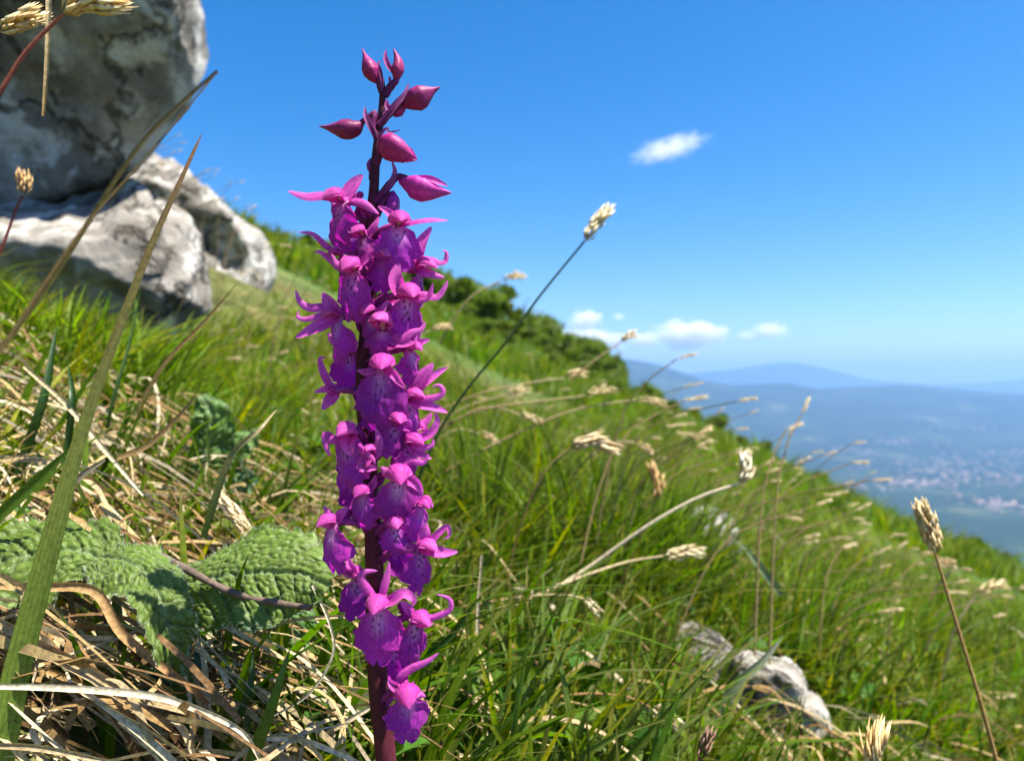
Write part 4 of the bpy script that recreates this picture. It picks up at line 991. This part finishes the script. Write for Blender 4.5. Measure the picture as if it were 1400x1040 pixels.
def lip_geo(seed, wid, leng, back, spots=True, na=40, nb=45):
    r = np.random.default_rng(seed)
    a = np.linspace(0, 1, na)[:, None]; b = np.linspace(-1, 1, nb)[None, :]
    nt_ = r.uniform(.42, .72); ns_ = r.uniform(-.05, .04)
    W = np.interp(a[:, 0], [0, .08, .2, .36 + ns_, .5 + ns_, .6 + ns_, .665 + ns_, .70 + ns_, .80, .90, .97, 1.0], [.20, .26, r.uniform(.5, .72), r.uniform(.82, .98), 1.0, r.uniform(.85, 1.0), .80, nt_, nt_ + .05, nt_, nt_ * .7, nt_ * .4])[:, None] * wid * .5
    W = W * (1 + (.05 * np.sin(a * 37 + seed) + .045 * np.sin(a * 71 + 2 * seed)) * (a > .22) * (1 + .35 * np.sign(b)))
    x = W * b + wid * .03 * np.sin(a * 3 + seed)
    ln = leng * (a + .0) - leng * .09 * np.exp(-(b / .28) ** 2) * sstep(.82, 1, a) + leng * .10 * np.abs(b) ** 2 * np.exp(-((a - .55) / .16) ** 2)
    y = 11 * (1 - np.exp(-ln / 11.0)) - 5 * np.exp(-ln / 6)           # out of the throat, then hanging
    z = -np.maximum(ln - 3, 0) * .97
    xr = np.abs(x) / (wid * .5)
    y = y - back * xr ** 1.7 * sstep(.05, .4, a) * (1 + .35 * np.sign(b) * math.sin(seed))
    y = y + 2.4 * np.sin(a * 9 + seed + b * 4) * np.abs(b) * sstep(.2, .5, a) + 1.5 * np.sin(a * 21 + b * 9 + 2 * seed) * np.abs(b) ** 2 - 5 * sstep(.7, 1, a)
    z = z + 1.2 * np.sin(b * 11 + seed) * np.abs(b)
    x = x * (1 - .10 * back / 18)
    y = y + 8 * fbm(x / 17 + seed, ln / 17, 2, seed) * sstep(.1, .4, a) + 1.2 * fbm(x / 4 + seed, ln / 9, 2, seed + 9)
    X_ = np.stack([x + 0 * a, y + 0 * b, z + 0 * b], -1)
    q = r.uniform(.8, 1.2); hv_ = r.uniform(0, .45)
    colr = np.broadcast_to((VIO * (1 - hv_) + MAG * hv_) * q, (na, nb, 3)).copy()
    mg = sstep(.35, 1, np.abs(b))[..., None] * .35 * np.ones((na, nb, 1)); colr = colr * (1 - mg) + MAG * .75 * mg
    pale = (np.exp(-(x / (wid * .13)) ** 2) * (1 - sstep(.22, .60, a)) * r.uniform(.35, .75))[..., None]
    colr = colr * (1 - pale) + np.array([.72, .42, .72]) * pale
    thr = (1 - sstep(.0, .13, a))[..., None] * .7 * np.ones((na, nb, 1)); colr = colr * (1 - thr) + np.array([.80, .45, .62]) * thr
    vein = .80 + .30 * np.abs(np.sin(b * 16 + a * 2 + 1.5 * fbm(b * 3 + seed, a * 4, 2, seed)))
    colr = colr * vein[..., None]
    if spots:
        for k in range(int(r.integers(3, 8))):
            sa = .12 + r.uniform(.05, .085) * k + r.uniform(-.02, .02); sx = (-1 if k % 2 else 1) * r.uniform(.03, .10) * wid
            if k % 4 == 3: sx *= .3
            m = np.exp(-(((x - sx) / r.uniform(1.2, 2.0)) ** 2 + ((a - sa) * leng / r.uniform(1.8, 3.2)) ** 2) ** 2)[..., None]
            colr = colr * (1 - m * .92) + np.array([.10, .0, .09]) * m * .92
    return X_, colr, grid_faces(na, nb)

def hood_geo(seed, s, na=18, nb=17):
    a = np.linspace(0, 1, na)
    c = spline(np.array([(0, 0), (1.5, 9), (9, 17), (20, 17), (29, 9), (34, 1)]) @ np.array([[0, 1, 0], [0, 0, 1]]), na) * s
    w = np.interp(a, [0, .15, .4, .7, .88, 1], [7, 12, 15.5, 13.5, 8, 1.2]) * s
    t = unit(np.gradient(c, axis=0)); side = np.array([1., 0, 0]); n_ = np.cross(side, t) ; n_ = np.where((n_[:, 2:] * 1 + n_[:, 1:2] * -.0) < -9, -n_, n_)
    ph = np.linspace(-1.75, 1.75, nb)
    nn = np.cross(np.broadcast_to(side, t.shape), t)
    outw = nn * np.sign((nn @ np.array([0, -.3, 1.])) + 1e-9)[:, None]
    v = c[:, None, :] + side * (w[:, None] * np.sin(ph)[None, :])[..., None] - outw[:, None, :] * (w[:, None] * .85 * (1 - np.cos(ph))[None, :])[..., None]
    v = v + (2.6 * fbm(v[..., 0] / 7 + seed, v[..., 1] / 9 + v[..., 2] / 9, 3, seed) * s)[..., None] * outw[:, None, :]
    r = np.random.default_rng(seed)
    col_ = np.broadcast_to(MAG * r.uniform(.9, 1.1), (na, nb, 3)).copy()
    k = (np.abs(np.sin(ph * 6.5)))[None, :, None]; col_ = col_ * (.74 + .34 * k)
    m = sstep(.2, 1.0, a)[:, None, None] * r.uniform(.3, .9); col_ = col_ * (1 - m) + PNK * m * (.85 + .2 * k)
    return v, col_, grid_faces(na, nb)

class Cnt: n = 0
def flower(ox, oy, yaw, pitch=0, roll=0, hood=1.0, lip=(66, 72), back=15, sepals=(), spots=True, dz=None, lip_off=(0, 0), spur=True, bract=True, lip_pitch=0):
    Cnt.n += 1; sd_ = Cnt.n
    sx = stem_at(oy); r_ = 34
    dz = r_ * math.cos(R(yaw)) if dz is None else dz
    O = Q(ox, oy, dz)
    B = basis(yaw, pitch, roll)
    tf = lambda v, b=B: O + PX * (v[..., 0:1] * b[0] + v[..., 1:2] * b[1] + v[..., 2:3] * b[2])
    # the ovary that carries the flower is the flower's own body
    ay = oy + 16 + 6 * math.sin(sd_)
    A = Q(stem_at(ay), ay, 6 * math.cos(R(yaw)))
    back_pt = O - B[1] * 8 * PX + B[2] * 1 * PX
    mid = (A + back_pt) / 2 + np.array([0, 0, 5 * PX]) - B[1] * 0
    pth = spline([A, A * .6 + mid * .4 + np.array([0, 0, 1 * PX]), mid, back_pt, O + B[1] * 2 * PX], 18)
    v, f = tube_geo(pth, np.interp(np.linspace(0, 1, 18), [0, .5, .85, 1], [4.2, 5.2, 4.6, 5.0]) * PX, 10, ridge=.18, twist=2.5, nr=6)
    tt = np.linspace(0, 1, 18).repeat(10)[:, None]
    fl = mesh_np('flower', v, f, M['stem'], orchid, colors=np.array([.13, .012, .085]) * (1 - tt) + np.array([.40, .04, .28]) * tt)
    if hood:
        hood *= 1.03
        v, c, f = hood_geo(sd_, hood); mesh_np('hood', tf(v).reshape(-1, 3), f, M['petal'], fl, colors=c.reshape(-1, 3))
        # two inner petals under the hood
        for s in (-1, 1):
            q = np.array([(s * 5, 2, 2), (s * 10, 10, 9), (s * 8, 20, 9), (s * 4, 27, 3)]) * hood
            p = spline(tf(q), 14); t = np.linspace(0, 1, 14)
            v, f = strip_geo(p, (np.sin(np.pi * (t * .85 + .12)) ** .8) * 7 * hood * PX, .4, B[0] * s * 1.0 + B[2] * .6, 5)
            mesh_np('petal', v, f, M['petal'], fl, colors=np.outer(np.ones(len(v)), PNK * .95))
        # pale column in the throat
        q = np.array([(0, 0, 2), (0, 6, 6), (0, 11, 7)]) * hood; p = spline(tf(q), 8)
        v, f = tube_geo(p, np.array([3, 3.6, 4, 4.2, 4, 3.5, 2.6, .6]) * hood * PX, 8)
        mesh_np('column', v, f, M['petal'], fl, colors=np.outer(np.ones(len(v)), (.62, .30, .45)))
    if lip:
        lip = (lip[0] * 1.0, lip[1] * 1.0)
        X_, c, f = lip_geo(sd_ * 3 + 1, lip[0], lip[1], back, spots)
        B2 = basis(yaw + lip_off[0], pitch + lip_pitch, roll + lip_off[1])
        mesh_np('lip', tf(X_, B2).reshape(-1, 3), f, M['petal'], fl, colors=c.reshape(-1, 3))
    if spur:
        q = np.array([(0, 1, -2), (1, -9, -1), (2, -20, 5), (2, -31, 13)]); p = spline(tf(q), 14)
        v, f = tube_geo(p, np.interp(np.linspace(0, 1, 14), [0, .2, .7, .93, 1], [4, 4.6, 5.4, 4.6, 1]) * PX, 10)
        mesh_np('spur', v, f, M['petal'], fl, colors=np.outer(np.ones(len(v)), MAG * .8))
    for k, sdef in enumerate(sepals):
        pts, w = sdef[0], sdef[1]; ref = sdef[2] if len(sdef) > 2 else (.15 * math.sin(sd_ + k), -1, .25)
        pp = [(ox, oy, dz)] + [(ox + p[0], oy + p[1], dz + (p[2] if len(p) > 2 else 0)) for p in pts]
        sheet('sepal', pp, w, fl, MAG * 1.0, PNK * (1.0 + .08 * math.sin(k * 3 + sd_)), ref, .45 if k % 2 else -.4, ripple=.06, seed=sd_ + k)
    if bract:
        e = np.array([ox - stem_at(ay), oy - ay]); e = e / max(np.hypot(*e), 1)
        s0 = stem_at(ay)
        sheet('bract', [(s0 + e[0] * 4, ay + 4, 6 * math.cos(R(yaw))), (s0 + e[0] * 14 + 2, ay - 4, 14 * math.cos(R(yaw))), (s0 + e[0] * 20 + 3, ay - 22, 16 * math.cos(R(yaw)))], 9, fl, np.array([.25, .02, .16]), np.array([.42, .05, .32]), seed=sd_)
    return fl

# flowers from the top downwards (pixel of the throat, facing, and the sepals as paths relative to it)
flower(470, 275, -48, -6, 6, .95, (60, 70), 16, [([(-25, -10, 6), (-52, -9, 8), (-76, -14, 6)], 24, (-.2, -.8, .7)), ([(14, -22, -6), (26, -36, -10)], 22), ([(25, 2, 6), (48, 18, 8)], 15)], lip_off=(10, 6))
flower(545, 308, 14, -4, -4, .95, (72, 66), 12, [([(20, -6, 4), (44, -9, 4), (68, -7, 0)], 16, (0, -.7, .8)), ([(-12, -16, -2), (-28, -26, -6)], 13)], lip_off=(0, 4))
flower(470, 350, -75, -5, 0, .7, (52, 40), 16, [([(-24, -14, 2), (-42, -30, 6), (-62, -33, 4)], 10), ([(-10, 10, 8), (-30, -4, 8), (-40, -6, 6)], 11)], spots=False)
flower(486, 369, -18, -8, 5, 1.0, (66, 74), 15, [([(-14, -4, 10), (-27, -8, 8), (-33, -22, 6)], 16), ([(18, -18, 2), (28, -34, 2), (36, -24, 10)], 13)])
flower(568, 368, 72, -2, -8, .95, (44, 56), 14, [([(18, -14, 6), (32, -10, 6), (41, -12, 4), (42, -24, 4), (36, -26, 4)], 13, (0, -.8, .6)), ([(6, -30, -8), (22, -58, -14)], 22), ([(16, 4, 8), (40, 12, 6)], 16)])
flower(556, 405, 22, -10, -4, 1.02, (62, 70), 16, [([(20, -4, 4), (40, 0, 4), (50, -10, 4), (56, -22, 2)], 15, (0, -.8, .6)), ([(-10, -8, 8), (-15, -26, 10), (-10, -46, 6)], 24), ([(16, 4, 6), (30, 0, 6), (36, -18, 8)], 12)], lip_off=(-6, 6))
flower(466, 432, -74, -4, 0, .75, (50, 74), 14, [([(-18, -12, 4), (-42, -12, 6), (-56, -20, 8), (-62, -36, 6)], 15), ([(-12, -14, 8), (-25, -32, 10)], 25, (-.4, -1, .2)), ([(-22, -2, 8), (-48, 4, 8), (-60, 0, 8), (-56, -8, 6)], 11), ([(-22, 12, 6), (-44, 22, 6), (-62, 30, 4)], 23, (-.1, -1, .4))], lip_off=(35, 0))
flower(524, 452, -4, 18, 6, 1.05, (54, 40), 18, [([(24, 10, 8), (40, 2, 8), (52, -2, 6), (58, -12, 4)], 15), ([(20, 20, 8), (42, 16, 8), (48, 4, 6)], 14, (0, -.7, .7))], dz=30, spots=False)
flower(560, 478, 50, -6, 0, .7, (46, 52), 14, [([(8, -18, 2), (16, -34, 2)], 15), ([(12, -8, 8), (28, -14, 8)], 14)], spots=False)
flower(524, 502, 6, -6, -3, 1.1, (80, 92), 13, [([(-20, 6, -4), (-36, 4, -8)], 16), ([(14, 10, 12), (24, 22, 12), (30, 28, 10)], 14)], dz=36, lip_off=(-16, 7))
flower(556, 546, 62, 4, 4, .85, (46, 62), 14, [([(10, -18, 6), (26, -38, 8), (36, -50, 6)], 28), ([(20, -20, 0), (40, -34, -4), (56, -44, -6)], 17), ([(20, 0, 8), (42, -4, 8), (50, -12, 8), (44, -20, 6), (34, -17, 6)], 12), ([(20, 8, 6), (38, 12, 6), (56, 18, 2)], 19, (0, -.8, .6))], lip_off=(-14, -4))
flower(462, 534, -96, 0, 0, .6, None, 12, [([(-10, -6, 4), (-20, -24, 6), (-25, -44, 6), (-16, -45, 8)], 13), ([(-14, -2, 6), (-32, 2, 6)], 13), ([(-12, 12, 6), (-22, 26, 6)], 20)], spur=False)
flower(482, 592, -24, -4, 4, .95, (70, 84), 16, [([(-14, 8, 6), (-28, 8, 8), (-37, 2, 6), (-36, 20, 8), (-30, 32, 8)], 15), ([(-6, 16, 14), (-2, 30, 14)], 24, (0, -.8, .6)), ([(10, 20, 10), (26, 34, 8), (32, 44, 6)], 14)], lip_off=(0, 4))
flower(556, 605, 58, -4, -4, .85, (48, 56), 14, [([(6, -18, 4), (10, -36, 6)], 20), ([(18, -6, 6), (34, -14, 6), (42, -30, 4), (38, -42, 4)], 15), ([(16, 6, 8), (34, 4, 8), (36, -6, 6)], 12), ([(14, 14, 4), (34, 22, 2)], 17, (0, -.8, .6))], lip_off=(-10, 0))
flower(508, 618, -8, 10, 0, .6, None, 10, [([(6, 4, 10), (10, -16, 10), (6, -34, 8)], 15), ([(-6, 10, 12), (-12, 20, 12), (10, 22, 12)], 18)], spur=False, dz=26)
flower(544, 648, 14, -14, -5, 1.12, (72, 82), 14, [([(-14, -2, 8), (-24, -10, 8)], 18), ([(24, 12, 6), (34, 28, 4)], 18), ([(14, -18, 0), (34, -16, 0), (42, -28, 0)], 13)], lip_off=(-6, 5))
flower(572, 690, 54, -10, 0, .6, (48, 54), 14, [([(10, -8, 4), (20, 4, 4)], 14)], spots=False, spur=False)
flower(458, 715, -38, -2, -6, .85, (58, 72), 13, [([(-10, 0, 8), (-22, 2, 8)], 18), ([(8, -12, 2), (18, -22, -2)], 16), ([(-8, -12, 4), (-16, -24, 4)], 11)], spots=False)
flower(574, 750, 52, 0, 5, .9, (46, 66), 14, [([(6, -18, 8), (8, -36, 8)], 22), ([(14, -10, 6), (28, -24, 6), (38, -30, 6), (40, -18, 6), (32, -14, 6)], 11), ([(-20, -2, 4), (-36, -6, 4)], 17), ([(18, 4, 6), (36, 6, 4), (52, 4, 2)], 20, (0, -.8, .6))], lip_off=(-20, 4))
flower(520, 826, -5, -4, 2, 1.05, (74, 86), 12, [([(-12, -12, 6), (-26, -34, 8), (-22, -44, 8), (-4, -46, 6)], 15), ([(16, -4, 8), (32, -14, 10), (46, -6, 8), (44, 2, 8)], 20, (0, -.7, .7)), ([(4, -20, 2), (10, -44, 0), (12, -58, -2)], 13)], dz=38)
flower(566, 846, 46, -6, 0, .9, (50, 66), 14, [([(10, 0, 6), (32, -4, 6), (50, -14, 6), (48, -28, 6), (30, -34, 4)], 10), ([(14, 6, 8), (26, 6, 8)], 18, (0, -.8, .6)), ([(-10, -16, 4), (-18, -24, 4)], 16)], lip_off=(-16, 6))
flower(556, 944, 12, -12, -5, 1.12, (66, 80), 13, [([(-10, -16, 6), (6, -30, 6), (28, -40, 6), (44, -52, 4)], 13), ([(-16, -6, 8), (-26, -14, 8)], 16), ([(14, 4, 10), (26, 8, 8)], 16)], dz=36, lip_off=(0, 4))
# smaller ones filling the gaps of the spike
flower(528, 352, 8, -8, 10, .75, (50, 52), 15, [([(-14, -6, 4), (-24, -18, 4)], 13), ([(16, 2, 6), (28, -8, 6)], 13)], dz=22, spots=False)
flower(498, 322, -30, -4, -8, .72, (46, 50), 16, [([(12, -12, 4), (20, -26, 2)], 13), ([(-14, -4, 6), (-26, -14, 6)], 12)], dz=20)
flower(508, 428, -12, -10, -12, .75, (50, 50), 14, [([(-12, -10, 4), (-16, -26, 4)], 14), ([(14, -4, 6), (22, -18, 4)], 12)], dz=22, spots=False)
flower(540, 576, 24, -4, 8, .8, (50, 54), 15, [([(12, -10, 4), (26, -14, 4)], 14), ([(-12, -4, 6), (-22, -16, 4)], 14)], dz=24)
flower(500, 672, -20, -8, 6, .8, (52, 56), 15, [([(-14, -8, 4), (-24, -20, 4)], 14), ([(10, -10, 4), (14, -24, 2)], 13)], dz=22, spots=False)
flower(538, 716, 20, -6, -8, .75, (48, 52), 15, [([(12, -12, 4), (18, -24, 4)], 13), ([(-10, -8, 4), (-20, -10, 4)], 13)], dz=22)
# flowers round the back of the spike
for (x, y, yw) in [(520, 330, 170), (482, 300, -150), (535, 420, 150), (478, 480, -160), (530, 560, 165), (490, 650, -165), (545, 730, 150), (488, 790, -150), (535, 880, 170), (560, 590, 130)]:
    flower(x, y, yw, -5, 0, .9, (58, 64), 14, [([(22 if yw > 0 else -22, -14, -4), (30 if yw > 0 else -30, -26, -6)], 15), ([(-10, -20, -4), (-14, -30, -8)], 14)])

def bud(pts, rads, ped, c=BUDC, bract=None, extra=()):
    """closed bud: pts from its base to its tip"""
    Cnt.n += 1
    path = spline([Q(*p) for p in pts], 26)
    r_ = np.interp(np.linspace(0, 1, 26), np.linspace(0, 1, len(rads)), rads)
    v, f = tube_geo(path, r_ * PX * (1 + .12 * fbm(np.linspace(0, 6, 26) + Cnt.n, np.zeros(26), 2, Cnt.n)), 18, ridge=.24, twist=.7, nr=3)
    tt = np.linspace(0, 1, 26).repeat(18)[:, None]; an = np.tile(np.linspace(0, 6.283, 18), 26)[:, None]
    cc = (c * (1 - tt) + (c * .8 + PNK * .2) * tt) * (.82 + .25 * np.abs(np.sin(an * 4)))
    b = mesh_np('bud', v, f, M['bud'], orchid, colors=cc)
    pp = spline([Q(*p) for p in ped], 14)
    v, f = tube_geo(pp, np.interp(np.linspace(0, 1, 14), [0, .5, 1], [5.0, 5.2, 3.6]) * PX, 10, ridge=.15, twist=2, nr=6)
    mesh_np('pedicel', v, f, M['stem'], b, colors=np.outer(np.ones(len(v)), (.11, .012, .08)))
    if bract: sheet('bract', bract[0], bract[1], b, np.array([.20, .02, .16]), np.array([.50, .16, .42]), mat='petal')
    for e in extra: sheet('tepal', e[0], e[1], b, c * 1.1, PNK * .8)
    return b
bud([(516, 114, 2), (509, 101, 4), (503, 87, 5), (495, 66, 4)], [2, 8, 11.5, 10.5, 6.5, 2.2, .4], [(522, 126, 0), (520, 118, 2), (519, 104, 4), (518, 94, 3)], bract=([(521, 116, 4), (520, 100, 6), (517, 88, 6), (522, 83, 5)], 8))
bud([(541, 112, 2), (543, 98, 3), (544, 84, 3), (538, 66, 4)], [2, 6, 8.5, 8, 5.5, 2.5, .5], [(526, 132, 0), (533, 120, 1), (541, 111, 2), (543, 104, 2)], c=BUDC * np.array([1.1, 2.5, .9]), bract=([(534, 116, 4), (533, 108, 4), (533, 103, 4)], 5), extra=[([(540, 102, 6), (531, 90, 8), (527, 78, 8), (528, 68, 7)], 9)])
bud([(553, 146, 2), (563, 139, 4), (577, 131, 5), (602, 119, 3)], [3, 11, 15.5, 15, 10, 4, .5], [(518, 172, 2), (530, 158, 3), (545, 143, 4), (557, 136, 4)], c=BUDC * .75, bract=([(526, 165, 6), (540, 145, 8), (553, 130, 8), (559, 114, 6)], 11), extra=[([(540, 152, 4), (530, 146, 6), (529, 136, 6)], 10)])
bud([(533, 152, -6), (540, 152, -6), (548, 148, -6), (556, 143, -6)], [2, 8, 9, 6, 1], [(521, 160, 0), (528, 156, -3), (536, 152, -6)], c=MAG * .55)
bud([(496, 168, 2), (484, 175, 4), (466, 176, 5), (436, 173, 4)], [3, 10, 13.5, 13, 8, 3.2, .5], [(516, 190, 1), (509, 172, 3), (513, 155, 3), (508, 158, 4), (494, 168, 3)], c=BUDC * .6, bract=([(513, 187, 5), (506, 172, 8), (500, 158, 8), (499, 146, 6)], 10))
bud([(520, 192, 12), (530, 198, 16), (545, 206, 18), (570, 219, 14)], [4, 14, 17.5, 16, 12.5, 8, .8], [(514, 226, 2), (518, 214, 6), (520, 200, 10)], c=BUDC * 1.25, bract=([(517, 190, 8), (528, 176, 10), (532, 181, 10), (548, 178, 10)], 5), extra=[([(548, 222, 18), (556, 208, 22), (570, 219, 16)], 17)])
bud([(546, 247, 3), (562, 252, 6), (580, 259, 7), (617, 264, 4)], [3, 10, 15.5, 16, 12, 6, .8], [(513, 276, 2), (528, 258, 4), (543, 242, 5), (556, 243, 5)], c=MAG * .8, bract=([(520, 268, 6), (534, 252, 10), (540, 236, 8), (536, 220, 4)], 10), extra=[([(566, 244, 18), (590, 246, 16), (612, 254, 8)], 12)])
bud([(537, 262, 0), (538, 275, 2), (536, 290, 2), (532, 302, 2)], [3, 8, 9, 7, 1], [(512, 300, 2), (522, 280, 2), (532, 262, 0)], c=VIO * .8)
bud([(508, 238, -6), (505, 226, -6), (507, 216, -6)], [2, 4, 4, .5], [(512, 250, 0), (509, 244, -4), (508, 236, -6)], c=VIO * .6)
reroot(orchid)
